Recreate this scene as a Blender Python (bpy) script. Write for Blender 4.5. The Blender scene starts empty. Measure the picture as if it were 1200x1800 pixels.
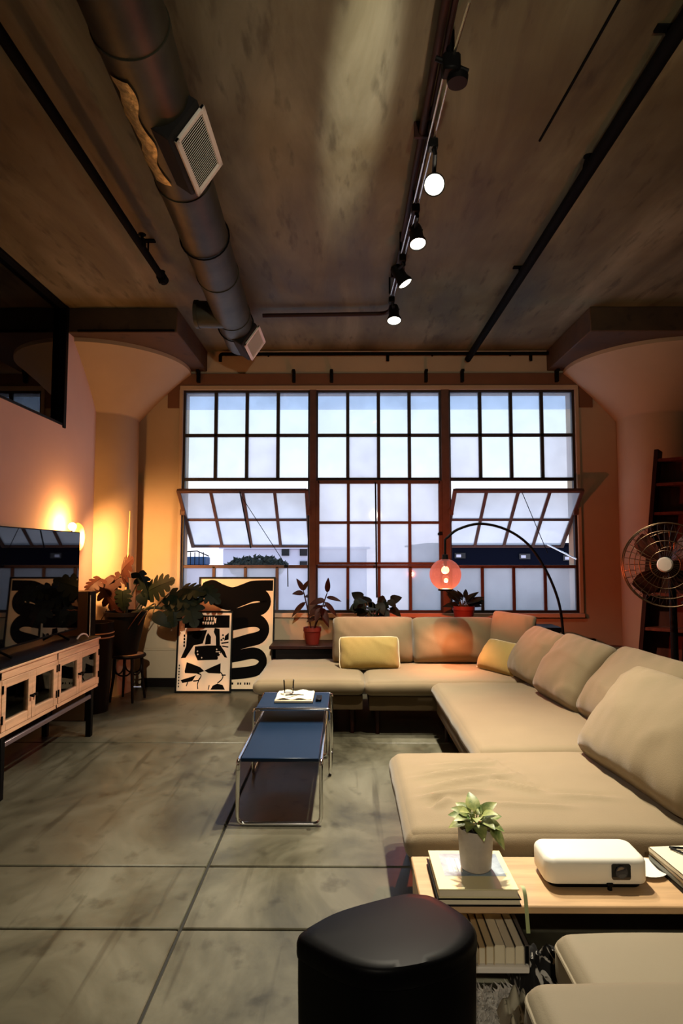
import bpy, bmesh, math, random
from mathutils import Vector as V, Matrix as M, noise

S = bpy.context.scene
C = S.collection
rad = math.radians
random.seed(7)

# ------------------------------------------------------------------ camera
F = 1080.0                                   # focal length in pixels of the 1200 x 1800 frame
cam_d = bpy.data.cameras.new('camera')
cam_d.sensor_fit = 'VERTICAL'
cam_d.sensor_height = 36.0
cam_d.lens = F / 1800.0 * 36.0
cam_d.clip_start = 0.02
cam = bpy.data.objects.new('camera', cam_d)
cam.location = (0, 0, 1.5)
cam.rotation_euler = (rad(90) + math.atan(72 / 1080), 0, math.atan(8 / 1080))
C.objects.link(cam)
S.camera = cam

# ------------------------------------------------------------------ view, world
S.view_settings.view_transform = 'Standard'
S.view_settings.look = 'None'
S.view_settings.exposure = 0.0
S.view_settings.gamma = 1.0
S.view_settings.use_curve_mapping = False
S.cycles.use_denoising = True
S.cycles.max_bounces = 8
S.cycles.diffuse_bounces = 2
S.cycles.transparent_max_bounces = 12
S.cycles.sample_clamp_indirect = 4.0
S.cycles.caustics_reflective = False
S.cycles.caustics_refractive = False

SKY = 1.42
world = bpy.data.worlds.new('dusk_sky')
S.world = world
world.use_nodes = True
wt = world.node_tree
wt.nodes.clear()
wo = wt.nodes.new('ShaderNodeOutputWorld')
wb = wt.nodes.new('ShaderNodeBackground')
wb.inputs['Strength'].default_value = SKY
wtc = wt.nodes.new('ShaderNodeTexCoord')
wsx = wt.nodes.new('ShaderNodeSeparateXYZ')
wr = wt.nodes.new('ShaderNodeValToRGB')
wt.links.new(wtc.outputs['Generated'], wsx.inputs[0])
wt.links.new(wsx.outputs['Z'], wr.inputs[0])
wt.links.new(wr.outputs[0], wb.inputs['Color'])
wt.links.new(wb.outputs[0], wo.inputs['Surface'])
els = wr.color_ramp.elements
els[0].position = 0.0
els[0].color = (0.86, 0.86, 1.0, 1)
els[1].position = 1.0
els[1].color = (0.40, 0.58, 0.95, 1)
e = els.new(0.12); e.color = (0.86, 0.91, 1.0, 1)
e = els.new(0.30); e.color = (0.60, 0.80, 1.0, 1)

# light powers (the lamps themselves are built further down, in their own builders)
P_TRACK = [420, 560, 430, 560]
P_REAR = 210
P_CEILING_FILL = 1500
P_GLOBE = 82
P_SCONCE = 520
P_CORNER_FILL = 200
P_POSTER_FILL = 1700


# ------------------------------------------------------------------ materials
def mat(name, col, rough=0.6, metal=0.0, spec=0.5, namt=0.0, nscale=5.0, bump=0.0, bscale=60.0,
        emit=None, es=0.0, stretch=(1, 1, 1), col2=None, coat=0.0, sheen=0.0):
    m = bpy.data.materials.new(name)
    m.use_nodes = True
    nt = m.node_tree
    b = nt.nodes['Principled BSDF']
    b.inputs['Base Color'].default_value = (*col, 1)
    b.inputs['Roughness'].default_value = rough
    b.inputs['Metallic'].default_value = metal
    b.inputs['Specular IOR Level'].default_value = spec
    b.inputs['Coat Weight'].default_value = coat
    b.inputs['Sheen Weight'].default_value = sheen
    if emit:
        b.inputs['Emission Color'].default_value = (*emit, 1)
        b.inputs['Emission Strength'].default_value = es
    if namt or bump or col2:
        tc = nt.nodes.new('ShaderNodeTexCoord')
        mp = nt.nodes.new('ShaderNodeMapping')
        mp.inputs['Scale'].default_value = stretch
        nt.links.new(tc.outputs['Object'], mp.inputs[0])
        if namt or col2:
            n = nt.nodes.new('ShaderNodeTexNoise')
            n.inputs['Scale'].default_value = nscale
            n.inputs['Detail'].default_value = 6
            n.inputs['Roughness'].default_value = 0.6
            nt.links.new(mp.outputs[0], n.inputs['Vector'])
            r = nt.nodes.new('ShaderNodeValToRGB')
            c2 = col2 or tuple(c * (1 - namt) for c in col)
            c1 = col if col2 else tuple(min(1, c * (1 + namt)) for c in col)
            r.color_ramp.elements[0].position = 0.3
            r.color_ramp.elements[1].position = 0.7
            r.color_ramp.elements[0].color = (*c2, 1)
            r.color_ramp.elements[1].color = (*c1, 1)
            nt.links.new(n.outputs['Fac'], r.inputs[0])
            nt.links.new(r.outputs[0], b.inputs['Base Color'])
        if bump:
            n2 = nt.nodes.new('ShaderNodeTexNoise')
            n2.inputs['Scale'].default_value = bscale
            n2.inputs['Detail'].default_value = 4
            nt.links.new(mp.outputs[0], n2.inputs['Vector'])
            bp = nt.nodes.new('ShaderNodeBump')
            bp.inputs['Strength'].default_value = bump
            bp.inputs['Distance'].default_value = 0.01
            nt.links.new(n2.outputs['Fac'], bp.inputs['Height'])
            nt.links.new(bp.outputs[0], b.inputs['Normal'])
    return m


def concrete(name, dark, mid, light, r0, r1, stretch, scale, bump, stain=None, scratch=False):
    """cast concrete: broad clouds, fine mottling, streaks"""
    m = bpy.data.materials.new(name)
    m.use_nodes = True
    nt = m.node_tree
    N, L = nt.nodes, nt.links
    b = N['Principled BSDF']
    tc = N.new('ShaderNodeTexCoord')
    mp = N.new('ShaderNodeMapping')
    mp.inputs['Scale'].default_value = stretch
    L.new(tc.outputs['Object'], mp.inputs[0])
    n1 = N.new('ShaderNodeTexNoise')
    n1.inputs['Scale'].default_value = scale
    n1.inputs['Detail'].default_value = 9
    n1.inputs['Roughness'].default_value = 0.62
    n1.inputs['Distortion'].default_value = 0.6
    L.new(mp.outputs[0], n1.inputs['Vector'])
    r = N.new('ShaderNodeValToRGB')
    r.color_ramp.elements[0].position = 0.30
    r.color_ramp.elements[0].color = (*dark, 1)
    r.color_ramp.elements[1].position = 0.72
    r.color_ramp.elements[1].color = (*light, 1)
    e = r.color_ramp.elements.new(0.50)
    e.color = (*mid, 1)
    L.new(n1.outputs['Fac'], r.inputs[0])
    last = r.outputs[0]
    # small dark pits and stains
    n3 = N.new('ShaderNodeTexNoise')
    n3.inputs['Scale'].default_value = 9
    n3.inputs['Detail'].default_value = 5
    L.new(mp.outputs[0], n3.inputs['Vector'])
    r3 = N.new('ShaderNodeValToRGB')
    r3.color_ramp.elements[0].position = 0.28
    r3.color_ramp.elements[0].color = (0.35, 0.33, 0.28, 1)
    r3.color_ramp.elements[1].position = 0.42
    r3.color_ramp.elements[1].color = (1, 1, 1, 1)
    L.new(n3.outputs['Fac'], r3.inputs[0])
    mx = N.new('ShaderNodeMixRGB')
    mx.blend_type = 'MULTIPLY'
    mx.inputs[0].default_value = 0.7
    L.new(last, mx.inputs[1])
    L.new(r3.outputs[0], mx.inputs[2])
    last = mx.outputs[0]
    if stain:
        n4 = N.new('ShaderNodeTexNoise')
        n4.inputs['Scale'].default_value = 0.9
        n4.inputs['Detail'].default_value = 4
        L.new(tc.outputs['Object'], n4.inputs['Vector'])
        r4 = N.new('ShaderNodeValToRGB')
        r4.color_ramp.elements[0].position = 0.42
        r4.color_ramp.elements[0].color = (1, 1, 1, 1)
        r4.color_ramp.elements[1].position = 0.68
        r4.color_ramp.elements[1].color = (*stain, 1)
        L.new(n4.outputs['Fac'], r4.inputs[0])
        m2 = N.new('ShaderNodeMixRGB')
        m2.blend_type = 'MULTIPLY'
        m2.inputs[0].default_value = 1.0
        L.new(last, m2.inputs[1])
        L.new(r4.outputs[0], m2.inputs[2])
        last = m2.outputs[0]
    if scratch:                                   # long drag marks running down the room
        ms = N.new('ShaderNodeMapping')
        ms.inputs['Scale'].default_value = (9.0, 0.55, 1)
        ms.inputs['Rotation'].default_value = (0, 0, 0.06)
        L.new(tc.outputs['Object'], ms.inputs[0])
        n5 = N.new('ShaderNodeTexNoise')
        n5.inputs['Scale'].default_value = 1.6
        n5.inputs['Detail'].default_value = 3
        L.new(ms.outputs[0], n5.inputs['Vector'])
        r5 = N.new('ShaderNodeValToRGB')
        r5.color_ramp.elements[0].position = 0.30
        r5.color_ramp.elements[0].color = (0.45, 0.43, 0.38, 1)
        r5.color_ramp.elements[1].position = 0.40
        r5.color_ramp.elements[1].color = (1, 1, 1, 1)
        L.new(n5.outputs['Fac'], r5.inputs[0])
        m5 = N.new('ShaderNodeMixRGB')
        m5.blend_type = 'MULTIPLY'
        m5.inputs[0].default_value = 0.75
        L.new(last, m5.inputs[1])
        L.new(r5.outputs[0], m5.inputs[2])
        last = m5.outputs[0]
    L.new(last, b.inputs['Base Color'])
    rr = N.new('ShaderNodeMapRange')
    rr.inputs['From Min'].default_value = 0.3
    rr.inputs['From Max'].default_value = 0.7
    rr.inputs['To Min'].default_value = r0
    rr.inputs['To Max'].default_value = r1
    L.new(n1.outputs['Fac'], rr.inputs['Value'])
    L.new(rr.outputs[0], b.inputs['Roughness'])
    bp = N.new('ShaderNodeBump')
    bp.inputs['Strength'].default_value = bump
    bp.inputs['Distance'].default_value = 0.01
    L.new(n3.outputs['Fac'], bp.inputs['Height'])
    L.new(bp.outputs[0], b.inputs['Normal'])
    return m


def glass_pane(name, tint, frost, dirt=0.15):
    """old factory glass: part clear, part frosted, with grime"""
    m = bpy.data.materials.new(name)
    m.use_nodes = True
    nt = m.node_tree
    N, L = nt.nodes, nt.links
    N.clear()
    out = N.new('ShaderNodeOutputMaterial')
    tr = N.new('ShaderNodeBsdfTransparent')
    tl = N.new('ShaderNodeBsdfTranslucent')
    gl = N.new('ShaderNodeBsdfGlossy')
    gl.inputs['Roughness'].default_value = 0.05
    tc = N.new('ShaderNodeTexCoord')
    n = N.new('ShaderNodeTexNoise')
    n.inputs['Scale'].default_value = 3.5
    n.inputs['Detail'].default_value = 5
    L.new(tc.outputs['Object'], n.inputs['Vector'])
    r = N.new('ShaderNodeValToRGB')
    r.color_ramp.elements[0].position = 0.30
    r.color_ramp.elements[0].color = (*[t * (1 - dirt) for t in tint], 1)
    r.color_ramp.elements[1].position = 0.62
    r.color_ramp.elements[1].color = (*tint, 1)
    L.new(n.outputs['Fac'], r.inputs[0])
    L.new(r.outputs[0], tr.inputs[0])
    L.new(r.outputs[0], tl.inputs[0])
    m1 = N.new('ShaderNodeMixShader')
    m1.inputs[0].default_value = frost
    L.new(tr.outputs[0], m1.inputs[1])
    L.new(tl.outputs[0], m1.inputs[2])
    m2 = N.new('ShaderNodeMixShader')
    m2.inputs[0].default_value = 0.04
    L.new(m1.outputs[0], m2.inputs[1])
    L.new(gl.outputs[0], m2.inputs[2])
    L.new(m2.outputs[0], out.inputs['Surface'])
    return m


def clear_glass(name, refl, tint=(1, 1, 1), rough=0.0):
    m = bpy.data.materials.new(name)
    m.use_nodes = True
    nt = m.node_tree
    N, L = nt.nodes, nt.links
    N.clear()
    out = N.new('ShaderNodeOutputMaterial')
    tr = N.new('ShaderNodeBsdfTransparent')
    tr.inputs[0].default_value = (*tint, 1)
    gl = N.new('ShaderNodeBsdfGlossy')
    gl.inputs['Roughness'].default_value = rough
    fr = N.new('ShaderNodeFresnel')
    fr.inputs['IOR'].default_value = refl
    mx = N.new('ShaderNodeMixShader')
    L.new(fr.outputs[0], mx.inputs[0])
    L.new(tr.outputs[0], mx.inputs[1])
    L.new(gl.outputs[0], mx.inputs[2])
    L.new(mx.outputs[0], out.inputs['Surface'])
    return m


def fleck_mat(name, base, fleck, scale, thr):
    m = mat(name, base, 0.9)
    nt = m.node_tree
    N, L = nt.nodes, nt.links
    tc = N.new('ShaderNodeTexCoord')
    mp = N.new('ShaderNodeMapping')
    mp.inputs['Scale'].default_value = (1, 0.6, 1)
    v = N.new('ShaderNodeTexNoise')
    v.inputs['Scale'].default_value = scale
    v.inputs['Detail'].default_value = 1.5
    v.inputs['Distortion'].default_value = 1.2
    r = N.new('ShaderNodeValToRGB')
    r.color_ramp.interpolation = 'LINEAR'
    r.color_ramp.elements[0].position = thr
    r.color_ramp.elements[0].color = (*base, 1)
    r.color_ramp.elements[1].position = thr + 0.03
    r.color_ramp.elements[1].color = (*fleck, 1)
    L.new(tc.outputs['Object'], mp.inputs[0])
    L.new(mp.outputs[0], v.inputs['Vector'])
    L.new(v.outputs['Fac'], r.inputs[0])
    L.new(r.outputs[0], N['Principled BSDF'].inputs['Base Color'])
    return m


floor_m = concrete('polished_concrete', (0.022, 0.020, 0.012), (0.086, 0.080, 0.053), (0.165, 0.155, 0.112),
                   0.28, 0.52, (1.0, 0.75, 1), 1.5, 0.10, scratch=True)
floor_m.node_tree.nodes['Principled BSDF'].inputs['Specular IOR Level'].default_value = 0.38
joint_m = mat('joint_black', (0.015, 0.014, 0.012), 0.9)
ceil_m = concrete('board_concrete', (0.065, 0.054, 0.026), (0.14, 0.125, 0.070), (0.27, 0.25, 0.165),
                  0.55, 0.8, (1.5, 0.35, 1), 1.3, 0.25, stain=(0.58, 0.48, 0.30))
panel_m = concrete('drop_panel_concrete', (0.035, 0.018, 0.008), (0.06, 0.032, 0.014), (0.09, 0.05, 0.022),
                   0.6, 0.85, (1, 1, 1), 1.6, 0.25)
wall_m = mat('plaster_cream', (0.43, 0.345, 0.23), 0.75, namt=0.07, nscale=1.3, bump=0.06, bscale=25)
litwall_m = mat('plaster_cream_lit', (0.74, 0.56, 0.47), 0.75, namt=0.05, nscale=1.2, bump=0.05, bscale=25)  # same cream paint, with the left wall's pinkish light put into the colour
lintel_m = mat('lintel_brown', (0.15, 0.065, 0.028), 0.7, namt=0.1, nscale=4)
steel_m = mat('window_steel_backlit', (0.014, 0.011, 0.010), 0.6, namt=0.2, nscale=12)  # upper bars: their black contrast against the bright sky is put into the colour
sash_m = mat('sash_brown_steel', (0.085, 0.042, 0.028), 0.6, namt=0.2, nscale=10)
sill_m = mat('sill_paint', (0.55, 0.36, 0.24), 0.55, namt=0.1, nscale=5)
black_metal = mat('black_metal', (0.003, 0.003, 0.003), 0.5, spec=0.08)
pipe_m = mat('pipe_black', (0.003, 0.003, 0.003), 0.75, spec=0.04)
conduit_m = mat('conduit_maroon', (0.028, 0.011, 0.009), 0.5, spec=0.15)
chrome = mat('chrome', (0.78, 0.78, 0.78), 0.12, metal=1.0)
rod_m = mat('steel_rod', (0.85, 0.82, 0.75), 0.25, metal=1.0)
duct_m = mat('galvanised_duct', (0.055, 0.052, 0.034), 0.5, metal=0.6, namt=0.35, nscale=4)
tape_m = mat('foil_tape', (0.60, 0.46, 0.20), 0.35, metal=0.25, namt=0.5, nscale=30, bump=0.6, bscale=40)
grille_m = mat('register_white', (0.88, 0.82, 0.74), 0.5)
grille_in = mat('collar_black', (0.006, 0.005, 0.005), 0.9)  # near-black of the collar boxes behind the registers
sofa_m = mat('linen_beige', (0.215, 0.160, 0.088), 0.85, namt=0.06, nscale=3, bump=0.12, bscale=220, sheen=0.2)
cush_m = mat('linen_olive_beige', (0.200, 0.148, 0.077), 0.85, namt=0.06, nscale=3, bump=0.12, bscale=220, sheen=0.2)
yellow_m = mat('cotton_mustard', (0.33, 0.23, 0.062), 0.85, namt=0.08, nscale=4, bump=0.15, bscale=200, sheen=0.2)
piping_m = mat('piping_pale', (0.75, 0.68, 0.48), 0.8)
base_m = mat('linen_shaded', (0.10, 0.064, 0.026), 0.9, namt=0.06, nscale=3)  # the sofa's beige linen with the shade below the seats put into the colour
wood_pine = mat('pine_blond', (0.80, 0.50, 0.30), 0.5, namt=0.22, nscale=3, stretch=(9, 0.8, 9))
wood_top = mat('oak_board', (0.52, 0.33, 0.17), 0.4, namt=0.22, nscale=2.5, stretch=(0.8, 9, 9))
wood_dark = mat('dark_stain', (0.005, 0.003, 0.0025), 0.45, spec=0.1, namt=0.3, nscale=5)
mahogany = mat('mahogany', (0.10, 0.022, 0.012), 0.4, spec=0.2, namt=0.3, nscale=4, stretch=(6, 6, 0.8))
mahogany_dark = mat('mahogany_dark', (0.022, 0.006, 0.004), 0.4, spec=0.15, namt=0.3, nscale=4, stretch=(6, 6, 0.8))
tv_m = mat('screen_glass', (0.002, 0.002, 0.003), 0.02, spec=0.5)
tv_m.node_tree.nodes['Principled BSDF'].inputs['IOR'].default_value = 1.4
tv_m.node_tree.nodes['Principled BSDF'].inputs['Coat Roughness'].default_value = 0.01
plastic_black = mat('black_plastic', (0.003, 0.003, 0.003), 0.4, spec=0.1)
bin_m = mat('bin_black', (0.0016, 0.0016, 0.002), 0.42, spec=0.06)
blue_top = mat('navy_lacquer', (0.002, 0.012, 0.035), 0.42, spec=0.22)
leaf_dark = mat('leaf_dark', (0.005, 0.008, 0.004), 0.5, spec=0.08, namt=0.3, nscale=8)
leaf_red = mat('leaf_bronze', (0.025, 0.008, 0.005), 0.5, spec=0.1, namt=0.3, nscale=8)
leaf_var = mat('leaf_variegated', (0.46, 0.47, 0.16), 0.45, nscale=30, col2=(0.06, 0.13, 0.025))
stem_m = mat('stem_green', (0.05, 0.05, 0.02), 0.5)
soil_m = mat('soil', (0.02, 0.014, 0.009), 0.95)
pot_black = mat('pot_black', (0.004, 0.0025, 0.002), 0.5, spec=0.1)
pot_red = mat('pot_terracotta_red', (0.13, 0.018, 0.012), 0.5, spec=0.2)
pot_grey = mat('pot_grey_clay', (0.48, 0.42, 0.36), 0.7, namt=0.1, nscale=25, bump=0.1, bscale=80)
bamboo = mat('bamboo', (0.65, 0.36, 0.14), 0.5)
paper = mat('paper_cream', (0.80, 0.71, 0.52), 0.8, namt=0.05, nscale=6)
poster_cream = mat('poster_cream', (0.88, 0.68, 0.46), 0.8)
poster_pink = mat('poster_blush', (0.90, 0.70, 0.53), 0.8)
ink = mat('poster_ink', (0.004, 0.0035, 0.0035), 0.8, spec=0.03)
white_plastic = mat('projector_white', (0.83, 0.80, 0.70), 0.4)
lens_m = mat('lens_black', (0.003, 0.003, 0.004), 0.08)
cane_m = mat('cane_seat', (0.48, 0.28, 0.14), 0.6, namt=0.2, nscale=40)
otto_m = mat('ottoman_greige', (0.24, 0.20, 0.13), 0.75, namt=0.04, nscale=3, bump=0.08, bscale=250)
rug_m = mat('rug_wool', (0.72, 0.67, 0.60), 0.95, namt=0.2, nscale=30)
throw_m = fleck_mat('throw_black_white', (0.012, 0.011, 0.011), (0.72, 0.68, 0.62), 26, 0.58)
knit_m = fleck_mat('knit_beige', (0.50, 0.45, 0.33), (0.16, 0.14, 0.10), 34, 0.62)
pane_clear = glass_pane('pane_clear', (0.98, 1.0, 1.0), 0.12, 0.05)
pane_frost = glass_pane('pane_frosted', (0.985, 0.975, 1.0), 0.40, 0.08)
band_tint_m = glass_pane('pane_band_blue', (0.80, 0.86, 0.98), 0.10, 0.04)
dark_glass = clear_glass('dark_window_glass', 1.5, (0.5, 0.5, 0.5))
cab_glass = clear_glass('cabinet_glass', 1.3)
cup_glass = clear_glass('tumbler_glass', 1.22, (0.98, 0.97, 0.94))


# ------------------------------------------------------------------ mesh helpers
class MB:
    def __init__(self):
        self.bm = bmesh.new()

    def box(self, x0, x1, y0, y1, z0, z1, bev=0.0, seg=1, mtx=None):
        b2 = bmesh.new()
        bmesh.ops.create_cube(b2, size=1.0)
        for v in b2.verts:
            v.co = V(((x0 + x1) / 2 + v.co.x * (x1 - x0), (y0 + y1) / 2 + v.co.y * (y1 - y0), (z0 + z1) / 2 + v.co.z * (z1 - z0)))
        if bev > 0:
            bmesh.ops.bevel(b2, geom=list(b2.edges), offset=bev, segments=seg, affect='EDGES', profile=0.6)
        self._merge(b2, mtx)
        return self

    def _merge(self, b2, mtx=None):
        vs = []
        for v in b2.verts:
            vs.append(self.bm.verts.new(mtx @ v.co if mtx else v.co))
        b2.verts.index_update()
        for f in b2.faces:
            try:
                self.bm.faces.new([vs[v.index] for v in f.verts])
            except ValueError:
                pass
        b2.free()

    def tube(self, pts, r, seg=10, closed=False, caps=True):
        pts = [V(p) for p in pts]
        n = len(pts)
        rs = r if isinstance(r, (list, tuple)) else [r] * n
        rings = []
        up = None
        for i in range(n):
            if closed:
                t = (pts[(i + 1) % n] - pts[i - 1]).normalized()
            else:
                t = (pts[min(i + 1, n - 1)] - pts[max(i - 1, 0)]).normalized()
            if up is None:
                up = t.orthogonal().normalized()
            else:
                up = (up - t * up.dot(t))
                up = up.normalized() if up.length > 1e-6 else t.orthogonal().normalized()
            s = t.cross(up)
            ring = []
            for k in range(seg):
                a = 2 * math.pi * k / seg
                ring.append(self.bm.verts.new(pts[i] + (up * math.cos(a) + s * math.sin(a)) * rs[i]))
            rings.append(ring)
        m = n if closed else n - 1
        for i in range(m):
            A, B = rings[i], rings[(i + 1) % n]
            for k in range(seg):
                self.bm.faces.new((A[k], A[(k + 1) % seg], B[(k + 1) % seg], B[k]))
        if caps and not closed:
            self.bm.faces.new(list(reversed(rings[0])))
            self.bm.faces.new(rings[-1])
        return self

    def lathe(self, prof, c=(0, 0, 0), seg=32, mtx=None):
        """prof: list of (r, z); r 0 closes to a point"""
        rings = []
        c = V(c)
        for r, z in prof:
            if r < 1e-6:
                p = V((0, 0, z))
                rings.append([self.bm.verts.new((mtx @ p if mtx else p) + c)])
            else:
                ring = []
                for k in range(seg):
                    a = 2 * math.pi * k / seg
                    p = V((r * math.cos(a), r * math.sin(a), z))
                    ring.append(self.bm.verts.new((mtx @ p if mtx else p) + c))
                rings.append(ring)
        for A, B in zip(rings, rings[1:]):
            for k in range(seg):
                k2 = (k + 1) % seg
                if len(A) == 1 and len(B) == 1:
                    continue
                if len(A) == 1:
                    self.bm.faces.new((A[0], B[k2], B[k]))
                elif len(B) == 1:
                    self.bm.faces.new((A[k], A[k2], B[0]))
                else:
                    self.bm.faces.new((A[k], A[k2], B[k2], B[k]))
        return self

    def prism(self, poly, h0, h1, fn):
        """poly: 2-D outline; fn(u, v, h) -> point"""
        a = [self.bm.verts.new(fn(u, v, h0)) for u, v in poly]
        b = [self.bm.verts.new(fn(u, v, h1)) for u, v in poly]
        n = len(poly)
        for i in range(n):
            self.bm.faces.new((a[i], a[(i + 1) % n], b[(i + 1) % n], b[i]))
        self.bm.faces.new(list(reversed(a)))
        self.bm.faces.new(b)
        return self

    def strip(self, path, w, h0, h1, fn):
        """flat band of half-width w along a 2-D path, as a thin slab"""
        L_, R_ = [], []
        n = len(path)
        for i in range(n):
            p0, p1 = path[max(i - 1, 0)], path[min(i + 1, n - 1)]
            d = V((p1[0] - p0[0], p1[1] - p0[1], 0)).normalized()
            nn = (-d.y, d.x)
            ww = w[i] if isinstance(w, list) else w
            L_.append((path[i][0] + nn[0] * ww, path[i][1] + nn[1] * ww))
            R_.append((path[i][0] - nn[0] * ww, path[i][1] - nn[1] * ww))
        for i in range(n - 1):
            self.prism([L_[i], L_[i + 1], R_[i + 1], R_[i]], h0, h1, fn)
        return self

    def grid(self, nu, nv, fn, closed_u=False):
        vs = [[self.bm.verts.new(fn(i / (nu - (0 if closed_u else 1)), j / (nv - 1))) for j in range(nv)] for i in range(nu)]
        for i in range(nu if closed_u else nu - 1):
            for j in range(nv - 1):
                i2 = (i + 1) % nu
                self.bm.faces.new((vs[i][j], vs[i2][j], vs[i2][j + 1], vs[i][j + 1]))
        return self

    def sphere(self, c, r, seg=20, rings=12, sq=(1, 1, 1)):
        prof = []
        for j in range(rings + 1):
            a = math.pi * j / rings
            prof.append((r * math.sin(a) if 0 < j < rings else 0, -r * math.cos(a)))
        return self.lathe(prof, c, seg, M.Diagonal((sq[0], sq[1], sq[2])))

    def build(self, name, m, parent=None, base=None, sharp=38, local=False, recalc=True):
        if recalc:
            bmesh.ops.recalc_face_normals(self.bm, faces=self.bm.faces)
        me = bpy.data.meshes.new(name)
        self.bm.to_mesh(me)
        self.bm.free()
        me.materials.append(m)
        for p in me.polygons:
            p.use_smooth = True
        me.set_sharp_from_angle(angle=rad(sharp))
        o = bpy.data.objects.new(name, me)
        C.objects.link(o)
        if base is not None:                     # give a lone mesh its origin at its base
            me.transform(M.Translation(-V(base)))
            o.location = base
        if parent:
            o.parent = parent
            if not local and parent.name in BASE:
                o.matrix_parent_inverse = M.Translation(-BASE[parent.name])
        return o


BASE = {}


def thing(name, label, cat, loc=(0, 0, 0), group=None, rotz=0.0):
    o = bpy.data.objects.new(name, None)
    o.empty_display_size = 0.1
    C.objects.link(o)
    o.location = loc
    o.rotation_euler = (0, 0, rotz)
    BASE[o.name] = V(loc)
    tag(o, label, cat, group)
    return o


def tag(o, label, cat, group=None):
    o['label'] = label
    o['category'] = cat
    if group:
        o['group'] = group
    return o


def struct(o):
    o['kind'] = 'structure'
    return o


def holder(name):
    o = bpy.data.objects.new(name, None)
    C.objects.link(o)
    o['kind'] = 'structure'
    return o


def stuff(o):
    o['kind'] = 'stuff'
    return o


def copy_tree(o, parent=None):
    c = o.copy()
    C.objects.link(c)
    if parent:
        c.parent = parent
    for ch in list(o.children):
        copy_tree(ch, c)
    return c


def smooth_path(pts, n=8):
    """Catmull-Rom through the points"""
    P = [V(p) for p in pts]
    P = [P[0] * 2 - P[1]] + P + [P[-1] * 2 - P[-2]]
    out = []
    for i in range(1, len(P) - 2):
        for k in range(n):
            t = k / n
            a, b, c, d = P[i - 1], P[i], P[i + 1], P[i + 2]
            out.append(0.5 * ((2 * b) + (c - a) * t + (2 * a - 5 * b + 4 * c - d) * t * t + (3 * b - a - 3 * c + d) * t ** 3))
    out.append(P[-2])
    return out


def round_path(pts, r, n=6):
    """polyline with filleted corners"""
    P = [V(p) for p in pts]
    out = [P[0]]
    for i in range(1, len(P) - 1):
        a, b, c = P[i - 1], P[i], P[i + 1]
        d1, d2 = (a - b).normalized(), (c - b).normalized()
        rr = min(r, (a - b).length * 0.49, (c - b).length * 0.49)
        s, e = b + d1 * rr, b + d2 * rr
        for k in range(n + 1):
            t = k / n
            out.append(s * (1 - t) ** 2 + b * 2 * t * (1 - t) + e * t * t)
    out.append(P[-1])
    return out


def look(base, direc, normal):
    """matrix: local +Y along direc, local +Z near normal"""
    y = V(direc).normalized()
    z = V(normal)
    z = (z - y * z.dot(y)).normalized()
    x = y.cross(z)
    m = M((x, y, z)).transposed().to_4x4()
    m.translation = V(base)
    return m


def spot(name, loc, target, power, angle, blend, col, size=0.04):
    d = bpy.data.lights.new(name, 'SPOT')
    d.energy = power
    d.spot_size = rad(angle)
    d.spot_blend = blend
    d.color = col
    d.shadow_soft_size = size
    o = bpy.data.objects.new(name, d)
    o.location = loc
    o.rotation_euler = (V(target) - V(loc)).to_track_quat('-Z', 'Y').to_euler()
    C.objects.link(o)
    return o


# ------------------------------------------------------------------ room shell
CEIL = 3.84
WALL = 7.0
LEFT = -2.65
RIGHT = 4.9
REAR = -3.2

# floor: one bed and the cast slabs between the sawn joints
bed = MB().box(LEFT - 1.4, RIGHT, REAR, WALL, -0.16, -0.012).build('floor', joint_m)
struct(bed)
ys = [REAR, -0.6, 2.557, 3.05, 4.97, WALL]
xs = [LEFT - 0.2, -0.664, 2.1, RIGHT]
for i in range(len(xs) - 1):
    for j in range(len(ys) - 1):
        g = 0.006
        MB().box(xs[i] + g, xs[i + 1] - g, ys[j] + g, ys[j + 1] - g, -0.06, 0, 0.005).build('floor_slab', floor_m, bed)

ceiling = struct(MB().box(LEFT - 1.4, RIGHT, REAR, WALL + 0.3, CEIL, CEIL + 0.25).build('ceiling', ceil_m))

# window wall with its opening
WX0, WX1, WZ0, WZ1 = -1.885, 2.635, 0.825, 3.385
wb_ = MB()
wb_.box(LEFT - 0.3, WX0, WALL, WALL + 0.3, 0, CEIL)
wb_.box(WX1, RIGHT, WALL, WALL + 0.3, 0, CEIL)
wb_.box(WX0, WX1, WALL, WALL + 0.3, 0, WZ0)
wb_.box(WX0, WX1, WALL, WALL + 0.3, WZ1, CEIL)
struct(wb_.build('wall_back', wall_m))

# left wall with the high inner window
IY0, IY1, IZ0 = 0.9, 5.69, 2.70
wl = MB()
wl.box(LEFT - 0.12, LEFT, REAR, IY0, 0, CEIL)
wl.box(LEFT - 0.12, LEFT, IY1, 6.62, 0, CEIL)
wl.box(LEFT - 0.12, LEFT, IY0, IY1, 0, IZ0)
struct(wl.build('wall_left', litwall_m))
struct(MB().box(RIGHT, RIGHT + 0.15, REAR, WALL + 0.3, 0, CEIL).build('wall_right', wall_m))
struct(MB().box(LEFT - 1.4, RIGHT, REAR - 0.15, REAR, 0, CEIL).build('wall_rear', wall_m))
# the dark room behind the inner window
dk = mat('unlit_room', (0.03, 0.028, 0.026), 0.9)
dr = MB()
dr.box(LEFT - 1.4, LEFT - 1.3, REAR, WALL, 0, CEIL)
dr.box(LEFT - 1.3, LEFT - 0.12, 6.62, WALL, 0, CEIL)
struct(dr.build('wall_far_left', dk))

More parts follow.
